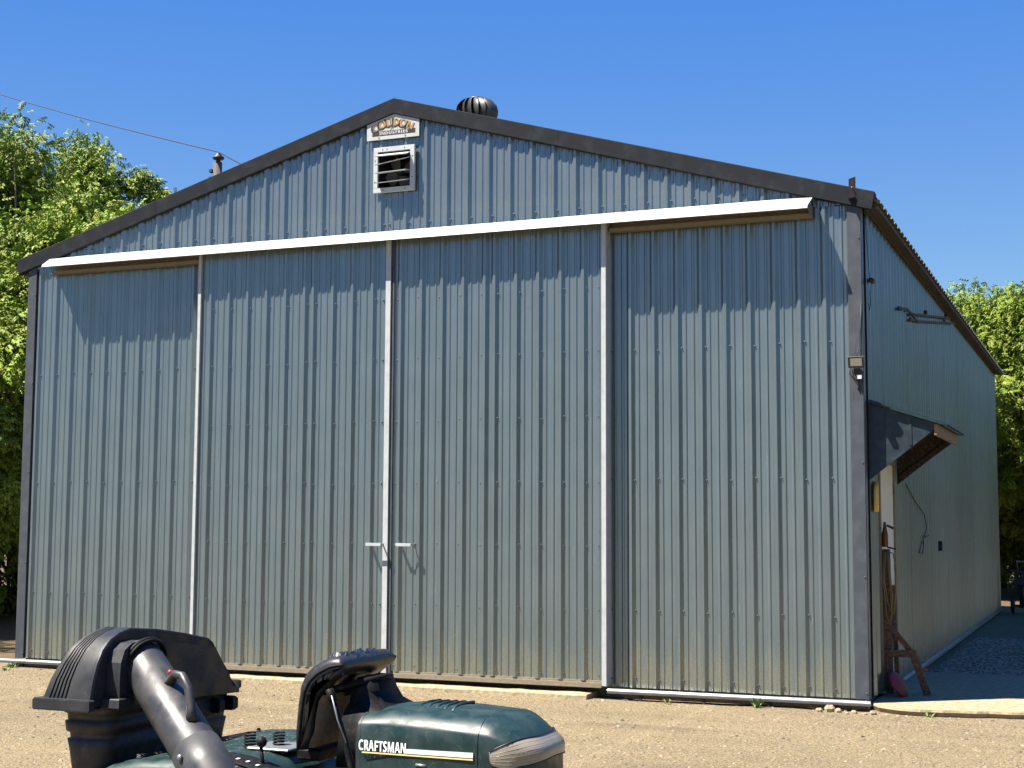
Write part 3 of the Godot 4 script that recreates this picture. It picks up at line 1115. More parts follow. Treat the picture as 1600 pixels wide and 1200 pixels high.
	lathe(st, Vector3(0, 0, -0.02), Vector3.RIGHT, [[0.03, 0.0], [0.028, 0.006], [0.01, 0.008]], 12)
	obj("mount", st, M.black, sc)
	st = start(true)
	tube(st, [Vector3(0.03, -0.02, -0.03), Vector3(0.012, -0.10, -0.09), Vector3(0.01, -0.2, -0.12), Vector3(0.008, -0.26, -0.06), Vector3(0.006, -0.2, -0.02)], 0.003, 6)
	tube(st, [Vector3(0.02, 0.02, -0.03), Vector3(0.012, 0.2, -0.02), Vector3(0.004, 0.44, 0.02), Vector3(0.004, 0.60, 0.05)], 0.003, 6)
	obj("cable", st, M.black, sc)

	# dark steel bracket frame high on the side wall
	var wb := thing("wall_bracket", "dark steel rail bracket standing out high on the side wall", "bracket")
	var bm := grainy(Color8(62, 44, 42), 0.15, 0.7, 0.2, 3.0, 68)
	for s in [[Vector3(0.25, 3.454, -0.28), Vector3(0.25, 3.53, -0.90)], [Vector3(0.25, 3.53, -0.90), Vector3(0.25, 3.50, -1.12)], [Vector3(0.25, 3.505, -1.12), Vector3(0.25, 3.70, -2.55)], [Vector3(0.25, 3.454, -1.07), Vector3(0.25, 3.54, -1.72)], [Vector3(0.25, 3.495, -1.56), Vector3(0.25, 3.66, -2.78)]]:
		pass
	for s in [[Vector3(0.05, 3.70, -2.05), Vector3(0.05, 3.79, -2.72)], [Vector3(0.05, 3.79, -2.72), Vector3(0.06, 3.775, -3.02)], [Vector3(0.06, 3.775, -3.02), Vector3(0.06, 4.28, -7.2)], [Vector3(0.05, 3.70, -2.93), Vector3(0.05, 3.79, -3.70)], [Vector3(0.06, 3.76, -3.5), Vector3(0.06, 4.28, -7.72)]]:
		st = start()
		bar(st, s[0], s[1], 0.024, 0.02, Vector3.UP)
		obj("rail", st, bm, wb)
	for s in [[Vector3(0.06, 3.775, -3.02), Vector3(0.06, 3.76, -3.5)], [Vector3(0.06, 4.16, -6.25), Vector3(0.06, 4.13, -6.6)]]:
		st = start()
		bar(st, s[0], s[1], 0.025, 0.02, Vector3.UP)
		obj("tie", st, bm, wb)
	for zz in [-2.2, -4.5, -6.8]:
		st = start()
		var yy: float = 3.72 - (zz + 2.2) * 0.12
		box(st, Vector3(0.025, yy - 0.02, zz - 0.02), Vector3(0.06, yy + 0.02, zz + 0.02))
		obj("standoff", st, bm, wb)

	# loose cable hanging from the awning and a small socket box
	var cb := thing("hanging_cable", "thin black cable dangling in a loop on the side wall below awning", "cable")
	st = start(true)
	tube(st, [Vector3(0.04, 1.93, -2.4), Vector3(0.035, 1.78, -3.1), Vector3(0.035, 1.62, -4.0), Vector3(0.035, 1.48, -4.2), Vector3(0.035, 1.36, -3.9), Vector3(0.035, 1.28, -3.6), Vector3(0.035, 1.20, -3.45), Vector3(0.035, 1.19, -3.75), Vector3(0.035, 1.27, -3.85), Vector3(0.035, 1.36, -3.85), Vector3(0.035, 1.385, -4.4)], 0.0055, 6)
	obj("strand", st, M.black, cb)
	var so := thing("socket_box", "small dark socket box fixed halfway along the side wall", "box", Vector3(0.026, 1.25, -5.45))
	st = start()
	box(st, Vector3(0, -0.06, -0.04), Vector3(0.04, 0.06, 0.04), 0.005)
	obj("housing", st, M.dark, so)
	st = start()
	box(st, Vector3(0.04, -0.05, -0.034), Vector3(0.046, 0.05, 0.034), 0.002)
	obj("cover", st, M.trim, so)

	# upright plate bolted to the eave corner
	var pl := thing("eave_plate", "rusty brown upright steel plate bolted to the eave corner", "plate", Vector3(-0.05, 4.40, 0.075))
	st = start()
	hexa(st, [Vector3(-0.032, 0.0, 0.02), Vector3(0.024, 0.02, -0.01), Vector3(0.024, 0.02, -0.016), Vector3(-0.032, 0.0, 0.014)], [Vector3(-0.03, 0.175, 0.02), Vector3(0.026, 0.20, -0.01), Vector3(0.026, 0.20, -0.016), Vector3(-0.03, 0.175, 0.014)])
	obj("plate", st, grainy(Color8(74, 58, 58), 0.15, 0.6, 0.3, 4.0, 69), pl)
	st = start()
	hexa(st, [Vector3(-0.035, -0.006, 0.03), Vector3(0.024, 0.012, 0.0), Vector3(0.024, 0.012, -0.07), Vector3(-0.035, -0.006, -0.04)], [Vector3(-0.035, 0.0, 0.03), Vector3(0.024, 0.018, 0.0), Vector3(0.024, 0.018, -0.07), Vector3(-0.035, 0.0, -0.04)])
	obj("foot", st, M.dark, pl)
	st = start()
	lathe(st, Vector3(-0.004, 0.10, 0.006), Vector3(0.3, 0, 1), [[0.008, 0.0], [0.008, 0.006], [0.004, 0.008]], 6)
	obj("bolt", st, M.galv, pl)

	# brown timber trestle stand beside the side door
	var tr := thing("timber_stand", "dark brown timber post and splayed leg stand beside the side door", "stand", Vector3(0, 0, -0.8))
	for b in [[Vector3(0.055, -0.032, 0.0), Vector3(0.045, 1.28, 0.0), 0.09, 0.05], [Vector3(0.13, -0.032, -0.06), Vector3(0.10, 0.95, -0.06), 0.04, 0.04]]:
		st = start()
		bar(st, b[0], b[1], b[2], b[3], Vector3.RIGHT)
		obj("post", st, M.wood_dark, tr)
	st = start()
	bar(st, Vector3(0.02, 0.335, 0.035), Vector3(0.275, 0.335, 0.035), 0.065, 0.035, Vector3.UP)
	obj("crosspiece", st, M.wood_dark, tr)
	st = start()
	bar(st, Vector3(0.02, 0.66, 0.03), Vector3(0.275, 0.335, 0.0), 0.045, 0.03, Vector3.RIGHT)
	obj("diagonal", st, M.wood_dark, tr)
	st = start()
	bar(st, Vector3(0.27, 0.36, 0.0), Vector3(0.40, -0.03, 0.0), 0.065, 0.05, Vector3.RIGHT)
	obj("leg", st, M.wood_dark, tr)
	st = start()
	bar(st, Vector3(0.33, 0.19, -0.06), Vector3(0.40, 0.19, -0.06), 0.03, 0.02)
	obj("red_tab", st, mat(Color8(150, 52, 44), 0.6), tr)

	# hose reel of yellow cord and bits hanging on the stand
	var rope := grainy(Color8(122, 104, 62), 0.15, 0.85, 0.0, 8.0, 70)
	var ro := thing("yellow_rope", "looped yellow rope hanging down the timber stand", "rope", Vector3(0, 0, -0.76))
	for k in 2:
		st = start(true)
		var x := 0.05 + k * 0.010
		var low := 0.60 + 0.13 * k
		tube(st, [Vector3(x, 1.26, 0.03), Vector3(x - 0.012, 1.0, 0.05), Vector3(x + 0.01, low + 0.08, 0.05), Vector3(x + 0.04, low, 0.05), Vector3(x + 0.06, low + 0.1, 0.05), Vector3(x + 0.045, 1.0, 0.045), Vector3(x + 0.02, 1.25, 0.03)], 0.007, 6)
		obj("loop", st, rope, ro)
	st = start(true)
	tube(st, [Vector3(0.06, 1.28, 0.03), Vector3(0.13, 1.24, 0.04), Vector3(0.155, 1.1, 0.05), Vector3(0.15, 0.9, 0.05), Vector3(0.125, 0.7, 0.05)], 0.0055, 6)
	obj("strand", st, rope, ro)
	var nz := thing("brass_nozzle", "brass hose nozzle with black lever tied to the stand", "nozzle", Vector3(0.055, 1.30, -0.75))
	st = start(true)
	lathe(st, Vector3(0, 0, 0), Vector3.UP, [[0.026, 0.0], [0.03, 0.03], [0.028, 0.12], [0.02, 0.16], [0.014, 0.20], [0.010, 0.23]], 12)
	obj("barrel", st, grainy(Color8(92, 58, 38), 0.15, 0.5, 0.4, 5.0, 71), nz)
	st = start()
	bar(st, Vector3(0.02, 0.20, 0.0), Vector3(0.08, 0.17, 0.0), 0.03, 0.02)
	bar(st, Vector3(0.02, 0.0, 0.0), Vector3(0.10, -0.02, 0.0), 0.02, 0.015)
	obj("lever", st, M.black, nz)
	var gl := thing("work_glove", "dusty yellow cloth hanging on the wall beside the side door", "cloth", Vector3(0.034, 1.62, -0.32))
	st = start(true)
	var gr: Array = []
	for e in [[0.0, 0.03, 0.0], [0.06, 0.05, 0.01], [0.13, 0.055, 0.0], [0.2, 0.045, 0.006], [0.27, 0.02, 0.0]]:
		gr.append([Vector3(0.0, e[0], e[1] + e[2]), Vector3(0.03, e[0], e[1] * 0.3), Vector3(0.035, e[0] + 0.004, -e[1] * 0.4), Vector3(0.0, e[0], -e[1] + e[2])])
	loft(st, gr, true, true)
	obj("cloth", st, grainy(Color8(196, 164, 92), 0.2, 0.9, 0.0, 9.0, 72), gl)

	# red dish leaning at the foot of the post
	var dish := thing("red_lid", "round red metal lid leaning at the foot of the timber stand", "lid", Vector3(0.165, 0.072, -0.60))
	st = start(true)
	lathe(st, Vector3.ZERO, Vector3(0.86, 0.52, 0.22), [[0.13, 0.0], [0.134, 0.007], [0.126, 0.018], [0.08, 0.028], [0.025, 0.031]], 28)
	var red := mat(Color8(112, 16, 18), 0.5)
	obj("shell", st, red, dish)
	st = start(true)
	torus(st, Vector3(0, 0, 0), Vector3(0.86, 0.52, 0.22), 0.132, 0.006)
	obj("rim", st, red, dish)

	# dark garden machine at the far corner
	var gm := thing("garden_tiller", "dark upright handlebar machine standing at the far end of side wall", "tiller", Vector3(0.42, GROUND, -15.2))
	for b in [[Vector3(0, 0.1, 0), Vector3(0.02, 0.62, 0), 0.05], [Vector3(0.10, 0.1, -0.2), Vector3(0.04, 0.6, 0), 0.02], [Vector3(0.02, 0.55, 0), Vector3(-0.02, 0.82, 0.1), 0.02]]:
		st = start(true)
		tube(st, [b[0], b[1]], b[2], 10)
		obj("post", st, M.black, gm)
	st = start(true)
	tube(st, [Vector3(-0.26, 0.80, 0.15), Vector3(-0.14, 0.76, 0.12), Vector3(0.0, 0.74, 0.1), Vector3(0.12, 0.76, -0.05), Vector3(0.14, 0.80, -0.2)], 0.018, 8)
	obj("handlebar", st, M.black, gm)
	st = start(true)
	tube(st, [Vector3(-0.05, 0.76, 0.1), Vector3(-0.07, 0.95, 0.1), Vector3(0.08, 0.93, 0.1), Vector3(0.08, 0.76, 0.1)], 0.012, 8)
	obj("guard", st, M.galv, gm)
	st = start()
	box(st, Vector3(-0.12, 0.5, -0.06), Vector3(0.08, 0.66, 0.1), 0.02)
	obj("motor_housing", st, M.black, gm)
	for s in [-0.16, 0.16]:
		st = start(true)
		torus(st, Vector3(s, 0.14, 0), Vector3.RIGHT, 0.11, 0.035, 20, 8)
		var wh := obj("wheel", st, M.black, gm)
		st = start(true)
		lathe(st, Vector3(s - 0.02, 0.14, 0), Vector3.RIGHT, [[0.085, 0.0], [0.085, 0.04]], 16)
		obj("rim", st, M.dark, wh)
	st = start(true)
	tube(st, [Vector3(-0.16, 0.14, 0), Vector3(0.16, 0.14, 0)], 0.02, 8)
	obj("axle", st, M.dark, gm)
	var pk := thing("leaning_pole", "pale slim pole leaning beside the dark handlebar machine", "pole", Vector3(0.62, GROUND, -15.2))
	st = start(true)
	tube(st, [Vector3(0.36, 0.0, 0.25), Vector3(0.0, 0.92, 0.0)], 0.014, 8)
	obj("shaft", st, mat(Color8(120, 118, 140), 0.5), pk)
	st = start(true)
	lathe(st, Vector3(0.0, 0.92, 0.0), Vector3(-0.36, 0.92, -0.25), [[0.018, 0.0], [0.02, 0.05], [0.012, 0.07]], 10)
	obj("grip", st, M.black, pk)

# ---------------------------------------------------------------- trees
func sprig_mesh(droop: float) -> ArrayMesh:
	# a leaf stalk with seven pointed leaflets
	var st := start()
	var leaf := func(base: Vector3, dir: Vector3, ln: float, w: float) -> void:
		var d := dir.normalized()
		var s := d.cross(Vector3(0.1, 1, 0.2)).normalized()
		var up := s.cross(d).normalized()
		var tip: Vector3 = base + d * ln - Vector3(0, ln * 0.25, 0)
		var m: Vector3 = base + d * ln * 0.45
		tri(st, base, m + s * w + up * w * 0.25, m)
		tri(st, base, m, m - s * w + up * w * 0.25)
		tri(st, m, m + s * w + up * w * 0.25, tip)
		tri(st, m, tip, m - s * w + up * w * 0.25)
	var along := Vector3(1, -droop, 0).normalized()
	for i in 3:
		var b: Vector3 = along * (0.05 + 0.06 * i)
		for s in [-1.0, 1.0]:
			leaf.call(b, Vector3(0.55, -0.35 - droop * 0.4, s), 0.088 - 0.007 * i, 0.0255)
	leaf.call(along * 0.19, along + Vector3(0, -0.2, 0), 0.098, 0.028)
	st.generate_normals()
	return st.commit()

var sprigs: Array = []
var leaf_mats: Array = []

func tree(at: Vector3, high: float, rx: float, low: float, seed_: int, label: String, kind: int, group: String, n := 9000) -> void:
	var r := RandomNumberGenerator.new(); r.seed = seed_
	var t := thing("leafy_tree", label, "tree", at, group)
	var st := start(true)
	var lean := Vector3(r.randf_range(-0.4, 0.4), 0, r.randf_range(-0.4, 0.4))
	var top := Vector3(lean.x, high * 0.78, lean.z)
	var pts: Array = []; var rad: Array = []
	for i in 6:
		var f := i / 5.0
		pts.append(Vector3(lean.x * f + 0.12 * sin(f * 5.0 + seed_), high * 0.78 * f - 0.1 * (1.0 - f), lean.z * f + 0.12 * cos(f * 4.0 + seed_)))
		rad.append(lerpf(0.17, 0.03, f) * high / 8.0)
	tube(st, pts, rad, 8)
	var tr := obj("trunk", st, M.bark, t)
	var centre := Vector3(lean.x * 0.6, (high + low) * 0.5, lean.z * 0.6)
	var ry := (high - low) * 0.5
	var clumps: Array = []
	var tries := 0
	while clumps.size() < 110 and tries < 4000:
		tries += 1
		var p := Vector3(r.randf_range(-1, 1), r.randf_range(-1, 1), r.randf_range(-1, 1))
		var l := p.length()
		if l > 1.0 or l < 0.45:
			continue
		var shape := 1.0 if p.y > -0.2 else 0.85
		var c := centre + Vector3(p.x * rx * shape, p.y * ry, p.z * rx * shape)
		clumps.append([c, r.randf_range(0.32, 0.62) * rx / 2.4, r.randf_range(0.8, 1.15)])
	for i in 14:
		st = start(true)
		var c: Vector3 = clumps[i * 7][0]
		var f := clampf((c.y - 0.6) / high, 0.15, 0.9)
		var o: Vector3 = pts[0].lerp(top, f * 0.75)
		tube(st, [o, o.lerp(c, 0.5) + Vector3(0, -0.15, 0), c], [0.06 * high / 8.0, 0.035, 0.012], 6)
		obj("limb", st, M.bark, tr)
	var mm := MultiMesh.new()
	mm.transform_format = MultiMesh.TRANSFORM_3D
	mm.use_colors = true
	mm.mesh = sprigs[seed_ % 2]
	n = int(n * 1.65)
	mm.instance_count = n
	for i in n:
		var cl: Array = clumps[r.randi_range(0, clumps.size() - 1)]
		var g := Vector3(r.randfn(), r.randfn() * 0.8, r.randfn()) * 0.62
		if g.length() > 1.35:
			g = g.normalized() * r.randf_range(0.7, 1.35)
		var p: Vector3 = cl[0] + g * cl[1]
		var outd := (p - centre)
		var yaw := atan2(-outd.z, outd.x) + r.randfn() * 0.9
		var bs := Basis(Vector3.UP, yaw) * Basis(Vector3.FORWARD, r.randf_range(-0.7, 1.0)) * Basis(Vector3.RIGHT, r.randf_range(-1.1, 1.1))
		var s := r.randf_range(0.48, 1.0)
		mm.set_instance_transform(i, Transform3D(bs.scaled(Vector3.ONE * s), p))
		var k: float = cl[2] * r.randf_range(0.8, 1.2)
		var warm := r.randf()
		mm.set_instance_color(i, Color(0.132 * k * (1.0 + 0.35 * warm), 0.208 * k, 0.026 * k))
	var mi := MultiMeshInstance3D.new()
	mi.multimesh = mm
	mi.material_override = leaf_mats[kind]
	mi.name = "crown"
	mi.set_meta("kind", "stuff")
	t.add_child(mi)

func make_trees() -> void:
	M.bark = grainy(Color8(96, 84, 70), 0.25, 0.95, 0.0, 3.0, 81, 4.0)
	sprigs = [sprig_mesh(0.35), sprig_mesh(0.6)]
	for k in 2:
		var m := mat(Color.WHITE, 0.55)
		m.metallic_specular = 0.3
		m.vertex_color_use_as_albedo = true
		m.cull_mode = BaseMaterial3D.CULL_DISABLED
		m.backlight_enabled = true
		m.backlight = Color(0.30, 0.38, 0.06) if k == 0 else Color(0.24, 0.32, 0.06)
		leaf_mats.append(m)
	var gl := "trees left of the shed"
	var gr := "trees behind the shed"
	tree(Vector3(-15.2, GROUND, -7.0), 8.25, 2.5, 1.9, 101, "tall yellow-green tree overhanging the left shed corner", 0, gl, 24000)
	tree(Vector3(-12.9, GROUND, -5.2), 6.5, 1.7, 1.6, 102, "rounded yellow-green tree touching the left roof edge", 0, gl, 18000)
	tree(Vector3(-18.2, GROUND, -9.0), 8.9, 2.8, 1.6, 103, "tallest leafy tree standing behind the left row", 0, gl, 18000)
	tree(Vector3(-16.2, GROUND, -9.8), 9.05, 1.9, 1.8, 104, "slender leafy tree behind the corner tree", 0, gl, 20000)
	tree(Vector3(-14.45, GROUND, -10.0), 8.0, 1.35, 3.0, 105, "smaller bushy tree between the grove and utility pole", 0, gl, 10000)
	tree(Vector3(-13.7, GROUND, -3.4), 5.4, 1.5, 0.9, 106, "low leafy tree close beside the left corner trim", 0, gl, 14000)
	tree(Vector3(-17.6, GROUND, -2.6), 7.4, 2.3, 0.6, 107, "leafy tree at the yard edge left of the shed", 1, gl, 11000)
	tree(Vector3(-19.5, GROUND, -12.0), 9.0, 2.9, 0.2, 108, "dark dense tree deep in the left grove", 1, gl, 16000)
	tree(Vector3(-16.2, GROUND, 1.2), 8.0, 2.6, 1.6, 109, "leafy tree shading the grove left of the yard", 1, gl, 11000)
	tree(Vector3(-15.6, GROUND, -7.0), 3.6, 1.9, -0.1, 120, "low dark bushy tree under the left tree row", 1, gl, 9000)
	tree(Vector3(-18.0, GROUND, -5.0), 3.8, 2.2, -0.1, 121, "low dark bushy tree behind the corner tree", 1, gl, 9000)
	tree(Vector3(-21.5, GROUND, -8.5), 4.6, 2.8, -0.1, 122, "broad dark bush filling the back of the grove", 1, gl, 12000)
	tree(Vector3(-16.9, GROUND, -6.4), 8.1, 2.3, 1.8, 124, "leafy tree leaning out left of the tall corner tree", 0, gl, 16000)
	var gs := "trees along the far side of the lane"
	tree(Vector3(14.0, GROUND, 8.0), 6.6, 2.6, 0.2, 135, "leafy tree across the yard right of the mower", 1, gs, 8000)
	tree(Vector3(14.4, GROUND, 12.8), 6.8, 2.6, 0.2, 136, "leafy tree at the yard edge beside the driveway", 1, gs, 8000)
	tree(Vector3(13.8, GROUND, 17.6), 6.6, 2.6, 0.2, 137, "leafy tree at the far end of the yard edge row", 1, gs, 8000)
	tree(Vector3(15.6, GROUND, 3.2), 5.2, 2.5, 0.3, 130, "leafy tree facing the shed corner across the yard", 1, gs, 8000)
	tree(Vector3(15.0, GROUND, -2.6), 5.4, 2.5, 0.3, 131, "leafy tree opposite the side door across the lane", 1, gs, 9000)
	tree(Vector3(15.4, GROUND, -8.4), 5.6, 2.6, 0.2, 132, "leafy tree opposite the middle of the side wall", 1, gs, 9000)
	tree(Vector3(14.6, GROUND, -14.2), 5.4, 2.5, 0.2, 133, "leafy tree opposite the rear half of the side wall", 1, gs, 9000)
	tree(Vector3(11.4, GROUND, -18.6), 5.6, 2.5, 0.2, 134, "leafy tree across the lane from the rear corner", 1, gs, 9000)
	tree(Vector3(-0.7, GROUND, -20.2), 6.6, 2.1, 2.1, 111, "bright leafy tree rising over the rear eave corner", 0, gr, 19000)
	tree(Vector3(1.5, GROUND, -20.6), 6.9, 2.3, 1.9, 112, "bright leafy tree at the end of the gravel lane", 0, gr, 19000)
	tree(Vector3(3.9, GROUND, -19.0), 6.8, 2.3, 1.2, 113, "leafy tree right of the lane end", 1, gr, 11000)
	tree(Vector3(0.4, GROUND, -23.6), 6.7, 2.5, -0.1, 114, "dense dark tree behind the lane end trees", 1, gr, 16000)
	tree(Vector3(3.4, GROUND, -24.0), 7.0, 2.6, -0.1, 115, "dense dark tree in the back row right of lane", 1, gr, 13000)
	tree(Vector3(-3.6, GROUND, -22.5), 6.0, 2.3, 0.8, 116, "leafy tree hidden mostly behind the shed roof", 1, gr, 6000)
	tree(Vector3(-0.6, GROUND, -26.5), 4.5, 3.0, -0.1, 123, "broad dark bush closing the lane end", 1, gr, 12000)

# ---------------------------------------------------------------- riding mower with rear bagger
func make_mower() -> void:
	var mw := thing("riding_mower", "dark green riding mower with seat tipped forward and black rear bagger", "mower")
	var green := worn(Color8(12, 36, 37), Color8(92, 96, 84), 91, 0.46, 700)
	var plast := worn(Color8(38, 40, 43), Color8(104, 98, 88), 92, 0.52)
	var tubep := worn(Color8(40, 41, 44), Color8(104, 98, 90), 93, 0.50, 420)
	var blackp := grainy(Color8(19, 19, 20), 0.12, 0.58, 0.0, 3.0, 94)
	blackp.metallic_specular = 0.25
	plast.metallic_specular = 0.35
	var binm := grainy(Color8(38, 34, 30), 0.15, 0.6, 0.0, 2.0, 95)
	var zc := 7.97
	# ---- hood
	var xs := [-0.60, -0.585, -0.45, -0.25, -0.10, -0.02, 0.04, 0.085, 0.115, 0.132]
	var wd := [0.205, 0.225, 0.235, 0.236, 0.233, 0.218, 0.19, 0.15, 0.10, 0.045]
	var ys := [0.755, 0.768, 0.775, 0.766, 0.755, 0.753, 0.751, 0.749, 0.746, 0.742]
	var yt := [0.795, 0.812, 0.825, 0.822, 0.813, 0.803, 0.791, 0.778, 0.765, 0.754]
	var section := func(i: int) -> Array:
		var half: Array = [[0.99, 0.46], [1.0, 0.60], [1.005, 0.69], [1.0, 0.725], [0.992, ys[i] - 0.006], [0.968, ys[i] + 0.005], [0.85, ys[i] + (yt[i] - ys[i]) * 0.52], [0.72, yt[i] - 0.010], [0.68, yt[i] - 0.012], [0.35, yt[i] - 0.003], [0.0, yt[i]]]
		var row: Array = []
		for h in half:
			row.append(Vector3(xs[i], h[1], zc + wd[i] * h[0]))
		for k in range(half.size() - 2, -1, -1):
			row.append(Vector3(xs[i], half[k][1], zc - wd[i] * half[k][0]))
		return row
	var rows: Array = []
	for i in range(1, 5):
		rows.append(section.call(i))
	var st := start(true)
	loft(st, rows, false)
	var hood := obj("hood", st, green, mw)
	# nose: columns running from the plan outline up to the end of the hood
	var hf := [1.0, 1.0, 1.0, 0.998, 0.988, 0.965, 0.85, 0.72, 0.5, 0.25, 0.0]
	var y_side := [0.46, 0.60, 0.69, 0.725, 0.749, 0.760, 0.785, 0.803, 0.808, 0.812, 0.813]
	var y_front := [0.46, 0.60, 0.680, 0.688, 0.697, 0.708, 0.736, 0.764, 0.791, 0.808, 0.813]
	var apex := Vector2(-0.097, zc)
	var rim := func(phi: float) -> Vector2:
		return Vector2(-0.097 + 0.198 * pow(maxf(sin(phi), 0.0), 0.80), zc + 0.2335 * signf(cos(phi)) * pow(absf(cos(phi)), 0.62))
	rows = []
	for k in 29:
		var phi := PI * k / 28.0
		var o: Vector2 = rim.call(phi)
		var wf := smoothstep(0.0, 0.9, sin(phi))
		var col: Array = []
		for j in hf.size():
			var q: Vector2 = apex + (o - apex) * hf[j]
			col.append(Vector3(q.x, lerpf(y_side[j], y_front[j], wf), q.y))
		rows.append(col)
	rows.reverse()
	st = start(true)
	loft(st, rows, false)
	obj("nose_cap", st, green, hood)
	st = start(true)
	var r0: Array = section.call(0); var r1: Array = section.call(1)
	for k in r1.size():
		r1[k] += Vector3(0.012, 0.002, 0.0015 if r1[k].z > zc else -0.0015)
	var rb: Array = []
	for p in r0:
		rb.append(Vector3(p.x - 0.012, lerpf(p.y, 0.6, 0.12), zc + (p.z - zc) * 0.92))
	loft(st, [rb, r0, r1], false)
	obj("hood_rear_edge", st, plast, hood)
	for k in 5:
		st = start(true)
		var x := -0.42 + k * 0.035
		tube(st, [Vector3(x + 0.02, 0.811, zc + 0.10), Vector3(x, 0.823, zc + 0.02), Vector3(x - 0.005, 0.824, zc - 0.06), Vector3(x + 0.005, 0.821, zc - 0.13)], 0.007, 6)
		obj("vent_louvre", st, green, hood)
	# headlight lens wrapped round the nose
	var lens := mat(Color8(128, 120, 104), 0.25)
	lens.clearcoat_enabled = true
	lens.clearcoat = 0.6
	var bezel := mat(Color8(14, 16, 17), 0.5)
	for side in 1:
		var lr: Array = []
		var nl := 7
		for k in 31:
			var f := 1.0 - absf(k / 15.0 - 1.0)
			var phi := lerpf(0.16, PI - 0.16, k / 30.0)
			var o: Vector2 = rim.call(phi)
			var wf := smoothstep(0.0, 0.9, sin(phi))
			var out := (o - apex).normalized()
			var bot := lerpf(0.638, 0.664, f); var hi := lerpf(0.716, 0.742, wf)
			var pinch := 1.0 - pow(1.0 - minf(1.0, f * 4.0), 2.0)
			var midy := (bot + hi) * 0.5
			var row: Array = []
			for j in nl + 1:
				var g := float(j) / nl
				var y := lerpf(midy + (bot - midy) * (0.55 + 0.45 * pinch), midy + (hi - midy) * (0.55 + 0.45 * pinch), g)
				var hh2 := 1.0
				for m2 in range(2, hf.size() - 1):
					var ya := lerpf(y_side[m2], y_front[m2], wf); var yb := lerpf(y_side[m2 + 1], y_front[m2 + 1], wf)
					if y > ya:
						hh2 = lerpf(hf[m2], hf[m2 + 1], clampf((y - ya) / (yb - ya), 0.0, 1.0))
				var q: Vector2 = apex + (o - apex) * hh2 + out * (0.006 + 0.003 * sin(g * PI))
				row.append(Vector3(q.x, y, q.y))
			lr.append(row)
		st = start(true)
		loft(st, lr, false)
		var hl := obj("headlight", st, lens, hood)
		for j in range(1, nl):
			st = start(true)
			var line: Array = []
			for k in lr.size():
				line.append(lr[k][j])
			tube(st, line, 0.0005, 4)
			obj("lens_rib", st, lens, hl)
		st = start(true)
		var border: Array = []
		for k in lr.size():
			border.append(lr[k][nl])
		for k in range(lr.size() - 1, -1, -1):
			border.append(lr[k][0])
		border.append(lr[0][nl])
		tube(st, border, 0.0032, 6)
		obj("bezel", st, bezel, hl)
	# side decal
	var zd := zc + 0.2395
	letters("lettering", "CRAFTSMAN", 0.054, Vector3(-0.475, 0.692, zd), mat(Color8(236, 238, 236), 0.4), hood, true, false, -0.012, Vector2(0.62, 0.95), 0.0015)
	st = start()
	bar(st, Vector3(-0.558, 0.668, zd), Vector3(-0.115, 0.668, zd - 0.0008), 0.0045, 0.002, Vector3.UP)
	obj("stripe", st, mat(Color8(214, 196, 130), 0.4), hood)
	st = start()
	hexa(st, [Vector3(-0.385, 0.674, zd + 0.001), Vector3(-0.115, 0.674, zd + 0.0002), Vector3(-0.115, 0.674, zd - 0.003), Vector3(-0.385, 0.674, zd - 0.003)], [Vector3(-0.385, 0.690, zd), Vector3(-0.115, 0.692, zd - 0.001), Vector3(-0.115, 0.692, zd - 0.004), Vector3(-0.385, 0.690, zd - 0.003)])
	obj("silver_band", st, mat(Color8(206, 212, 212), 0.3, 0.3), hood)
	st = start(true)
	tube(st, [Vector3(-0.34, 0.636, zd - 0.004), Vector3(-0.30, 0.634, zd - 0.004)], 0.006, 8)
	obj("latch", st, M.galv, hood)
	# ---- dash tower and steering wheel
	st = start(true)
	var dr: Array = []
	for e in [[0.60, -0.69, -0.48, 0.20], [0.76, -0.68, -0.49, 0.185], [0.80, -0.675, -0.525, 0.165], [0.83, -0.67, -0.575, 0.135], [0.87, -0.67, -0.595, 0.12], [0.90, -0.67, -0.60, 0.11], [0.92, -0.66, -0.61, 0.09]]:
		dr.append([Vector3(e[1], e[0], zc + e[3]), Vector3(e[2], e[0], zc + e[3] * 0.92), Vector3(e[2] + 0.02, e[0], zc), Vector3(e[2], e[0], zc - e[3] * 0.92), Vector3(e[1], e[0], zc - e[3])])
	loft(st, dr, true, true)
	obj("dash_tower", st, blackp, mw)
	st = start(true)
	var wn := Vector3(-0.26, 0.966, 0.0)
	var wc := Vector3(-0.725, 0.880, zc)
	torus(st, wc, wn, 0.145, 0.012, 40, 10)
	var sw := obj("steering_wheel", st, blackp, mw)
	for k in 3:
		st = start()
		var a := TAU * k / 3.0 + 0.4
		var fr := frame_of(wn)
		bar(st, wc - wn * 0.02, wc + (fr[0] * cos(a) + fr[1] * sin(a)) * 0.142, 0.03, 0.012, wn.cross(fr[0] * cos(a) + fr[1] * sin(a)))
		obj("spoke", st, blackp, sw)
	st = start(true)
	lathe(st, wc - wn * 0.035, wn, [[0.045, 0.0], [0.045, 0.03], [0.03, 0.04]], 16)
	obj("wheel_hub", st, blackp, sw)
	# ---- seat, tipped forward on its front hinge
	var outer := [Vector2(-0.862, 0.655), Vector2(-0.868, 0.72), Vector2(-0.860, 0.82), Vector2(-0.850, 0.89), Vector2(-0.830, 0.937), Vector2(-0.80, 0.966), Vector2(-0.76, 0.986), Vector2(-0.72, 1.002), Vector2(-0.680, 1.006), Vector2(-0.655, 0.985)]
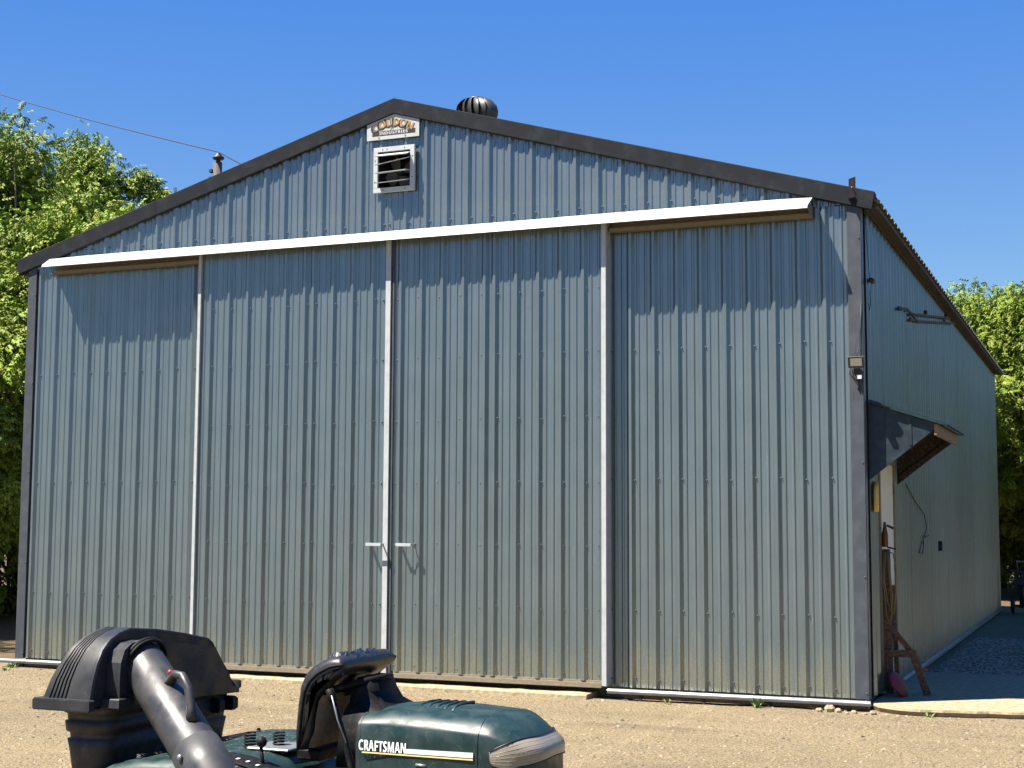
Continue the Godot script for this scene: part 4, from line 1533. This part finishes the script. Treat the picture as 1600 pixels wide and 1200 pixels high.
	var inner := [Vector2(-0.812, 0.655), Vector2(-0.795, 0.70), Vector2(-0.785, 0.79), Vector2(-0.775, 0.84), Vector2(-0.757, 0.866), Vector2(-0.738, 0.886), Vector2(-0.72, 0.903), Vector2(-0.70, 0.916), Vector2(-0.678, 0.928), Vector2(-0.657, 0.952)]
	st = start(true)
	rows = []
	for e in [[-0.215, 0.85], [-0.212, 0.45], [-0.195, 0.15], [-0.165, 0.0], [0.165, 0.0], [0.195, 0.15], [0.212, 0.45], [0.215, 0.85]]:
		var row: Array = []
		for k in outer.size():
			var c: Vector2 = (outer[k] + inner[k]) * 0.5
			var p: Vector2 = outer[k].lerp(c, e[1])
			row.append(Vector3(p.x, p.y, zc + e[0]))
		for k in range(inner.size() - 1, -1, -1):
			var c: Vector2 = (outer[k] + inner[k]) * 0.5
			var p: Vector2 = inner[k].lerp(c, e[1])
			row.append(Vector3(p.x, p.y, zc + e[0]))
		rows.append(row)
	loft(st, rows, true, true)
	var seatm := grainy(Color8(34, 33, 34), 0.12, 0.36, 0.0, 3.5, 96, 0.6)
	var seat := obj("seat", st, seatm, mw)
	st = start(true)
	var pad: Array = []
	for e in [[0.660, -0.800], [0.72, -0.772], [0.79, -0.764], [0.835, -0.753], [0.858, -0.738]]:
		var row: Array = []
		for z in [-0.19, -0.17, -0.06, 0.06, 0.17, 0.19]:
			row.append(Vector3(e[1] + (0.0 if absf(z) < 0.18 else -0.016), e[0], zc + z))
		pad.append(row)
	loft(st, pad, false)
	obj("seat_pad", st, grainy(Color8(96, 84, 68), 0.15, 0.7, 0.0, 3.0, 97), seat)
	for s in [-1, 1]:
		st = start(true)
		var pp: Array = []
		for k in outer.size():
			pp.append(Vector3(lerpf(outer[k].x, inner[k].x, 0.42), lerpf(outer[k].y, inner[k].y, 0.42), zc + s * 0.216))
		tube(st, pp, 0.006, 6)
		obj("piping", st, blackp, seat)
	# crumpled black plastic over the torn end of the backrest
	st = start()
	var cn := FastNoiseLite.new(); cn.seed = 6; cn.frequency = 0.16
	var grid: Array = []
	for i in 17:
		var row: Array = []
		for j in 15:
			var f := i / 16.0; var g := j / 14.0
			var x := lerpf(-0.765, -0.665, f); var z := zc + lerpf(-0.12, 0.20, g)
			var y := lerpf(0.990, 1.004, f) + 0.008 + 0.026 * cn.get_noise_2d(i * 1.7, j * 1.9)
			y -= maxf(0.0, absf(g - 0.5) - 0.38) * 0.35 + maxf(0.0, absf(f - 0.5) - 0.36) * 0.2
			row.append(Vector3(x + 0.012 * cn.get_noise_2d(j * 2.1, i * 1.3), y, z))
		grid.append(row)
	loft(st, grid, false)
	var shiny := mat(Color8(16, 16, 17), 0.12)
	shiny.clearcoat_enabled = true
	obj("plastic_wrap", st, shiny, seat)
	# seat hinge bracket, springs
	st = start()
	box(st, Vector3(-0.90, 0.60, zc - 0.12), Vector3(-0.80, 0.645, zc + 0.12), 0.008)
	obj("seat_hinge", st, blackp, mw)
	for e in [[-1.125, zc + 0.10], [-1.02, zc + 0.06]]:
		st = start(true)
		var coil: Array = []
		for k in 61:
			var a := TAU * k / 12.0
			coil.append(Vector3(e[0] + 0.020 * cos(a), 0.632 + 0.058 * k / 60.0, e[1] + 0.020 * sin(a)))
		tube(st, coil, 0.0042, 6)
		obj("seat_spring", st, blackp, mw)
	st = start()
	box(st, Vector3(-1.10, 0.633, zc - 0.02), Vector3(-0.92, 0.642, zc + 0.16), 0.003)
	obj("seat_plate", st, M.galv, mw)
	# ---- fender deck
	st = start(true)
	rows = []
	for e in [[-1.68, 0.34], [-1.665, 0.46], [-1.61, 0.545], [-1.50, 0.598], [-1.35, 0.622], [-1.20, 0.63], [-1.0, 0.628], [-0.92, 0.61], [-0.86, 0.55], [-0.82, 0.44], [-0.80, 0.30]]:
		var row: Array = []
		for q in [[-0.49, -0.10], [-0.488, -0.03], [-0.46, -0.006], [-0.42, 0.0], [-0.25, 0.004], [0.0, -0.004], [0.25, 0.004], [0.42, 0.0], [0.46, -0.006], [0.488, -0.03], [0.49, -0.10]]:
			row.append(Vector3(e[0], e[1] + q[1], zc + q[0]))
		rows.append(row)
	loft(st, rows, false)
	var fd := obj("fender_deck", st, green, mw)
	# dry grass clippings lying on the fender deck
	st = start()
	for k in 420:
		var gx := rng.randf_range(-1.45, -0.93); var gz := zc + rng.randf_range(-0.42, 0.44)
		var gy := 0.634 - maxf(0.0, absf(gx + 1.17) - 0.12) * 0.06
		var ga := rng.randf() * TAU; var gl := rng.randf_range(0.006, 0.022)
		var gd := Vector3(cos(ga), rng.randf_range(0.0, 0.25), sin(ga)) * gl
		var gw := Vector3(-sin(ga), 0.0, cos(ga)) * 0.0016
		tri(st, Vector3(gx, gy, gz) - gw, Vector3(gx, gy, gz) + gw, Vector3(gx, gy, gz) + gd)
	var clip := obj("grass_clippings", st, mat(Color8(112, 104, 66), 0.9), fd)
	clip.set_meta("kind", "stuff")
	for e in [[-0.95, 0.46, 0.615], [-1.42, 0.40, 0.616], [-0.98, -0.40, 0.632], [-1.40, -0.40, 0.617], [-1.2, 0.24, 0.635]]:
		st = start()
		lathe(st, Vector3(e[0], e[2], zc + e[1]), Vector3.UP, [[0.011, 0.0], [0.011, 0.003], [0.007, 0.004], [0.007, 0.009], [0.005, 0.010]], 6)
		obj("bolt", st, M.screw, fd)
	# control quadrant with white marks
	st = start(true)
	rows = []
	for k in 9:
		var f := k / 8.0
		var x := lerpf(-1.10, -0.80, f)
		var y := 0.632 - 0.06 * pow(f, 2.2)
		rows.append([Vector3(x, y + 0.010, zc + 0.30), Vector3(x, y + 0.016, zc + 0.32), Vector3(x, y + 0.014, zc + 0.41), Vector3(x, y + 0.004, zc + 0.43)])
	loft(st, rows, false)
	var qd := obj("control_plate", st, blackp, mw)
	for k in 6:
		st = start()
		var f := 0.12 + k * 0.14
		var x := lerpf(-1.10, -0.80, f)
		var y := 0.632 - 0.06 * pow(f, 2.2) + 0.018
		box(st, Vector3(x - 0.008, y - 0.002, zc + 0.395), Vector3(x + 0.004, y, zc + 0.41))
		obj("white_mark", st, mat(Color8(226, 228, 226), 0.5), qd)
	st = start(true)
	tube(st, [Vector3(-0.90, 0.60, zc + 0.36), Vector3(-0.915, 0.68, zc + 0.355)], 0.007, 8)
	lathe(st, Vector3(-0.915, 0.68, zc + 0.355), Vector3(0.1, 1, 0), [[0.008, 0.0], [0.018, 0.008], [0.020, 0.022], [0.012, 0.036], [0.004, 0.038]], 12)
	obj("shift_lever", st, blackp, mw)
	# lift lever beside the dash
	st = start(true)
	tube(st, [Vector3(-0.50, 0.30, zc + 0.37), Vector3(-0.53, 0.64, zc + 0.37), Vector3(-0.575, 0.78, zc + 0.37), Vector3(-0.605, 0.86, zc + 0.37)], [0.014, 0.014, 0.010, 0.009], 8)
	var ll := obj("lift_lever", st, blackp, mw)
	st = start(true)
	tube(st, [Vector3(-0.607, 0.86, zc + 0.37), Vector3(-0.625, 0.905, zc + 0.37)], 0.015, 10)
	obj("grip", st, blackp, ll)
	st = start(true)
	tube(st, [Vector3(-0.545, 0.72, zc + 0.385), Vector3(-0.58, 0.80, zc + 0.385), Vector3(-0.605, 0.885, zc + 0.387)], 0.003, 6)
	obj("release_rod", st, M.galv, ll)
	# ---- chassis, running boards, deck
	st = start()
	box(st, Vector3(-1.50, 0.16, zc - 0.14), Vector3(0.02, 0.44, zc + 0.14), 0.01)
	obj("chassis", st, blackp, mw)
	st = start()
	box(st, Vector3(-0.56, 0.40, zc - 0.20), Vector3(0.02, 0.62, zc + 0.20), 0.02)
	obj("engine_block", st, M.dark, mw)
	for s in [-1, 1]:
		st = start()
		box(st, Vector3(-0.86, 0.19, minf(zc + s * 0.16, zc + s * 0.46)), Vector3(-0.42, 0.225, maxf(zc + s * 0.16, zc + s * 0.46)), 0.008)
		obj("running_board", st, green, mw)
	st = start(true)
	lathe(st, Vector3(-0.72, -0.02, zc), Vector3.UP, [[0.56, 0.0], [0.56, 0.09], [0.53, 0.12], [0.30, 0.135], [0.05, 0.14]], 30)
	obj("cutting_deck", st, blackp, mw)
	# wheels
	for w in [[-1.27, 0.40, 0.255, 0.20], [-1.27, -0.40, 0.255, 0.20], [-0.12, 0.36, 0.19, 0.15], [-0.12, -0.36, 0.19, 0.15]]:
		var c := Vector3(w[0], GROUND + w[2] - 0.003, zc + w[1])
		var h: float = w[3] * 0.5
		st = start(true)
		lathe(st, c - Vector3(0, 0, h), Vector3.BACK, [[w[2] * 0.55, 0.0], [w[2] * 0.85, 0.0], [w[2] * 0.97, h * 0.3], [w[2], h], [w[2] * 0.97, h * 1.7], [w[2] * 0.85, h * 2.0], [w[2] * 0.55, h * 2.0]], 32)
		var wh := obj("wheel", st, mat(Color8(30, 30, 30), 0.9), mw)
		st = start(true)
		lathe(st, c - Vector3(0, 0, h * 1.02), Vector3.BACK, [[w[2] * 0.55, 0.0], [w[2] * 0.40, h * 0.3], [0.04, h * 0.3], [0.04, h * 1.75], [w[2] * 0.40, h * 1.75], [w[2] * 0.55, h * 2.05]], 24)
		obj("rim", st, mat(Color8(200, 196, 180), 0.5), wh)
	for x in [-1.27, -0.12]:
		st = start(true)
		tube(st, [Vector3(x, GROUND + (0.252 if x < -1.0 else 0.187), zc - 0.36), Vector3(x, GROUND + (0.252 if x < -1.0 else 0.187), zc + 0.36)], 0.025, 10)
		obj("axle", st, blackp, mw)
	# ---- bagger lid
	var prof := [Vector2(8.470, 0.80), Vector2(8.466, 0.83), Vector2(8.452, 0.90), Vector2(8.432, 0.96), Vector2(8.400, 1.015), Vector2(8.355, 1.052), Vector2(8.300, 1.075), Vector2(8.230, 1.088), Vector2(8.05, 1.072), Vector2(7.86, 1.043), Vector2(7.695, 1.012), Vector2(7.655, 0.99), Vector2(7.60, 0.92), Vector2(7.54, 0.85), Vector2(7.47, 0.79)]
	var lx := [-1.815, -1.812, -1.800]
	var dep := [0.03, 0.010, 0.0]
	for k in 5:
		var x := -1.772 + k * 0.0185
		lx.append_array([x - 0.0045, x - 0.0035, x + 0.0035, x + 0.0045])
		dep.append_array([0.0, 0.014, 0.014, 0.0])
	lx.append_array([-1.600, -1.585, -1.578])
	st = start(true)
	dep.append_array([0.0, 0.002, 0.010])
	st = start(true)
	rows = []
	for i in lx.size():
		var row: Array = []
		for k in prof.size():
			var p: Vector2 = prof[k]
			var a2: Vector2 = prof[maxi(k - 1, 0)]; var b2: Vector2 = prof[mini(k + 1, prof.size() - 1)]
			var nrm := Vector2(-(b2 - a2).y, (b2 - a2).x).normalized()
			var dd: float = dep[i]
			if i > 2 and i < 23 and (k > 9 or k < 1):
				dd = 0.0
			var q := p + nrm * dd
			var back: float = clampf((-1.578 - lx[i]) / 0.237, 0.0, 1.0)
			row.append(Vector3(lx[i] + 0.105 * back * pow(clampf((q.y - 0.82) / 0.26, 0.0, 1.0), 1.25), q.y, q.x))
		rows.append(row)
	rows.reverse()
	for i in rows.size() - 1:
		st.set_smooth_group(i + 1)
		loft(st, [rows[i], rows[i + 1]], false)
	var lid := obj("bagger_lid", st, plast, mw)
	# closing front and rear faces
	var face := PackedVector2Array()
	for p in prof:
		face.append(p)
	var fx := func(p: Vector2, d: float) -> Vector3: return Vector3(d, p.y, p.x)
	var inner_face := PackedVector2Array()
	for k in prof.size():
		var c2 := Vector2(7.97, 0.9)
		inner_face.append(c2 + (prof[k] - c2) * 0.982)
	st = start()
	prism(st, inner_face, fx, -1.66, -1.5815)
	obj("lid_front", st, plast, lid)
	# rim flange
	st = start()
	box(st, Vector3(-1.835, 0.788, 8.455), Vector3(-1.568, 0.832, 8.487), 0.005)
	box(st, Vector3(-1.835, 0.775, 7.452), Vector3(-1.568, 0.812, 7.475), 0.005)
	hexa(st, [Vector3(-1.840, 0.788, 8.475), Vector3(-1.815, 0.788, 8.475), Vector3(-1.815, 0.775, 7.462), Vector3(-1.840, 0.775, 7.462)], [Vector3(-1.838, 0.832, 8.475), Vector3(-1.815, 0.832, 8.475), Vector3(-1.815, 0.812, 7.462), Vector3(-1.838, 0.812, 7.462)])
	obj("lid_flange", st, plast, lid)
	# raised inlet panel on the lid front
	var boss := PackedVector2Array([Vector2(8.375, 0.80), Vector2(8.378, 0.90), Vector2(8.374, 0.965), Vector2(8.352, 1.012), Vector2(8.31, 1.035), Vector2(8.25, 1.042), Vector2(8.00, 1.015), Vector2(7.74, 0.978), Vector2(7.68, 0.91), Vector2(7.63, 0.86), Vector2(7.60, 0.80), Vector2(7.55, 0.795), Vector2(7.55, 0.77), Vector2(8.0, 0.79)])
	st = start()
	prism(st, boss, fx, -1.581, -1.515)
	var bo := obj("inlet_panel", st, plast, lid)
	st = start()
	hexa(st, [Vector3(-1.575, 0.795, 8.412), Vector3(-1.49, 0.795, 8.412), Vector3(-1.49, 0.79, 8.31), Vector3(-1.575, 0.79, 8.31)], [Vector3(-1.575, 0.832, 8.405), Vector3(-1.495, 0.832, 8.405), Vector3(-1.495, 0.832, 8.31), Vector3(-1.575, 0.832, 8.31)], 0.004)
	obj("inlet_foot", st, plast, bo)
	st = start(true)
	torus(st, Vector3(-1.512, 0.955, 8.235), Vector3(0.9, -0.3, 0.2), 0.097, 0.010, 32, 8)
	torus(st, Vector3(-1.500, 0.951, 8.238), Vector3(0.9, -0.3, 0.2), 0.097, 0.007, 32, 8)
	obj("inlet_ring", st, blackp, bo)
	# ---- bagger bin: tapered tub with bands
	st = start(true)
	rows = []
	for e in [[0.795, 0.0], [0.770, 0.004], [0.768, 0.012], [0.742, 0.014], [0.738, 0.006], [0.700, 0.010], [0.695, 0.020], [0.672, 0.022], [0.668, 0.014], [0.63, 0.02], [0.45, 0.04], [0.20, 0.07], [0.10, 0.09]]:
		var i: float = e[1]
		var row: Array = []
		var x0 := -1.785 + i; var x1 := -1.535 - i; var z0 := 7.53 + i; var z1 := 8.415 - i
		var rd := 0.07
		for q in [[x1, z1, -1, -1, 0], [x1, z0, -1, 1, 1], [x0, z0, 1, 1, 2], [x0, z1, 1, -1, 3]]:
			for k in 5:
				var an: float = PI * 0.5 - (q[4] * PI * 0.5 + k * PI / 8.0)
				row.append(Vector3(q[0] + q[2] * rd + rd * cos(an), e[0], q[1] + q[3] * rd + rd * sin(an)))
		rows.append(row)
	rows.reverse()
	loft(st, rows, true, true)
	obj("bagger_bin", st, binm, mw)
	st = start()
	for z in [7.60, 7.70]:
		box(st, Vector3(-1.56, 0.70, z - 0.02), Vector3(-1.50, 0.76, z + 0.02), 0.01)
	obj("bin_latch", st, blackp, mw)
	st = start(true)
	tube(st, [Vector3(-1.60, 0.22, 8.1), Vector3(-1.30, 0.30, 8.1)], 0.02, 8)
	tube(st, [Vector3(-1.60, 0.22, 7.84), Vector3(-1.30, 0.30, 7.84)], 0.02, 8)
	obj("bagger_mount", st, blackp, mw)
	# ---- grass chute
	var c0 := Vector3(-1.530, 0.962, 8.230); var c1 := Vector3(-1.135, 0.655, 8.405); var c2 := Vector3(-0.93, 0.46, 8.47)
	var cd := (c1 - c0).normalized()
	st = start(true)
	tube(st, [c0 - cd * 0.03, c0, c0 + cd * 0.04, c0.lerp(c1, 0.5), c1], [0.084, 0.086, 0.087, 0.088, 0.089], 28, false)
	var ch := obj("grass_chute", st, tubep, mw)
	st = start(true)
	tube(st, [c1 - cd * 0.02, c1 - cd * 0.018, c1 + cd * 0.09, c2, c2 + Vector3(0.1, -0.2, 0.0), c2 + Vector3(0.12, -0.42, -0.05)], [0.089, 0.094, 0.095, 0.098, 0.11, 0.12], 28, false)
	obj("lower_collar", st, tubep, ch)
	var cs := cd.cross(Vector3.UP).normalized()
	if cs.z < 0.0:
		cs = -cs
	var cu := cs.cross(cd).normalized()
	if cu.y < 0.0:
		cu = -cu
	# moulded loop handle on the upper side of the chute
	st = start(true)
	var h0 := c0 + cd * 0.24 + cu * 0.080 + cs * 0.01
	var hp: Array = [h0 - cd * 0.01, h0 + cu * 0.052 + cd * 0.0, h0 + cu * 0.082 + cd * 0.045, h0 + cu * 0.074 + cd * 0.105, h0 + cu * 0.03 + cd * 0.165, h0 - cu * 0.005 + cd * 0.20]
	tube(st, hp, [0.022, 0.017, 0.016, 0.016, 0.018, 0.026], 10)
	obj("chute_handle", st, tubep, ch)
	st = start()
	var k0 := c0 + cd * 0.185 + cu * 0.086
	bar(st, k0 - cd * 0.03, k0 + cd * 0.03, 0.03, 0.022, cs)
	var cl := obj("latch_block", st, tubep, ch)
	st = start(true)
	lathe(st, k0 + cu * 0.012 + cd * 0.012, cu, [[0.006, 0.0], [0.009, 0.004], [0.009, 0.012], [0.004, 0.016]], 10)
	obj("red_knob", st, mat(Color8(170, 40, 36), 0.4), cl)
	st = start(true)
	lathe(st, c1 + cd * 0.03 + cs * 0.094 + cu * 0.02, cs, [[0.012, 0.0], [0.012, 0.008], [0.004, 0.012]], 10)
	obj("pin", st, M.galv, ch)

# ---------------------------------------------------------------- pole, wire, weeds, stones
func make_small_things() -> void:
	var po := thing("utility_pole", "weathered grey utility pole showing its top above the roof slope", "pole", Vector3(-16.30, GROUND, -14.0))
	var st := start(true)
	tube(st, [Vector3(0, -0.2, 0), Vector3(0, 5.0, 0), Vector3(0, 9.62, 0)], [0.14, 0.115, 0.098], 14)
	obj("shaft", st, grainy(Color8(76, 72, 66), 0.25, 0.95, 0.0, 2.0, 83, 3.0), po)
	st = start(true)
	lathe(st, Vector3(0.03, 9.62, 0.02), Vector3.UP, [[0.05, 0.0], [0.05, 0.05], [0.12, 0.06], [0.135, 0.10], [0.10, 0.13], [0.07, 0.15], [0.06, 0.19], [0.02, 0.20]], 16)
	obj("insulator", st, mat(Color8(52, 45, 40), 0.5), po)
	for y in [9.05, 9.25, 9.42]:
		st = start()
		box(st, Vector3(-0.16, y - 0.04, 0.0), Vector3(-0.09, y + 0.04, 0.10), 0.008)
		obj("clamp", st, M.dark, po)
	var wi := thing("power_line", "thin black overhead wire running from the utility pole", "wire")
	st = start(true)
	var A := Vector3(-16.28, 9.76, -13.98)
	var pts: Array = []
	for k in 13:
		var f := k / 12.0
		var p := Vector3(-28.4, 14.2, -20.2).lerp(A, f)
		pts.append(p + Vector3(0, -0.05 * sin(f * PI), 0))
	for k in range(1, 7):
		pts.append(A.lerp(Vector3(-11.2, 7.36, -7.98), k / 6.0))
	pts.append(Vector3(-9.3, 5.7, -6.0)); pts.append(Vector3(-8.4, 4.75, -5.2))
	tube(st, pts, 0.014, 6)
	obj("strand", st, M.black, wi)
	# weeds
	var wm := mat(Color8(96, 118, 58), 0.7)
	wm.cull_mode = BaseMaterial3D.CULL_DISABLED
	var r := RandomNumberGenerator.new(); r.seed = 12
	var spots := [
		[Vector3(-0.93, GROUND, 0.22), 0.075, "small green weed growing against the right guide rail"],
		[Vector3(-1.75, GROUND, 0.24), 0.035, "tiny weed tuft below the guide rail near the door edge"],
		[Vector3(0.52, GROUND, 0.30), 0.045, "flat weed tuft at the broken front edge of concrete pad"],
		[Vector3(-9.15, GROUND, 0.25), 0.06, "green weed under the left guide rail beside the bagger"],
		[Vector3(-8.95, GROUND, 0.55), 0.04, "small weed on gravel just off the left rail"]]
	for s in spots:
		var wd := thing("weed", s[2], "weed", s[0])
		for k in 4:
			st = start()
			for j in 6:
				var a := r.randf() * TAU; var ln: float = s[1] * r.randf_range(0.6, 1.5)
				var d := Vector3(cos(a), r.randf_range(0.5, 1.6), sin(a)).normalized()
				var b := Vector3(r.randf_range(-0.03, 0.03), 0, r.randf_range(-0.03, 0.03))
				var sd := d.cross(Vector3.UP).normalized() * ln * 0.16
				tri(st, b, b + d * ln * 0.5 + sd, b + d * ln)
				tri(st, b, b + d * ln, b + d * ln * 0.5 - sd)
			obj("leaf_tuft", st, wm, wd)
	# broken concrete lumps near the pad corner
	var lab := "pale broken concrete lump lying below the right end of the rail"
	for q in [[-0.30, 0.30, 0.055], [-0.38, 0.36, 0.03], [-0.22, 0.33, 0.03], [-0.08, 0.38, 0.028], [0.08, 0.40, 0.035], [0.20, 0.46, 0.022], [0.02, 0.44, 0.018], [-0.13, 0.44, 0.017], [0.30, 0.50, 0.02]]:
		var lump := thing("concrete_lump", lab, "stone", Vector3(q[0], GROUND, q[1] - 0.08), "broken concrete lumps by the pad corner")
		st = start()
		var lo: Array = []; var mi_: Array = []; var hi: Array = []
		for k in 7:
			var a := TAU * k / 7.0
			var rr: float = q[2] * r.randf_range(0.75, 1.2)
			lo.append(Vector3(cos(a) * rr, -0.012, -sin(a) * rr)); mi_.append(Vector3(cos(a) * rr * 1.05, q[2] * 0.4, -sin(a) * rr * 1.05)); hi.append(Vector3(cos(a) * rr * 0.55, q[2] * r.randf_range(0.75, 1.0), -sin(a) * rr * 0.55))
		loft(st, [lo, mi_, hi], true, true)
		obj("lump", st, M.concrete, lump)
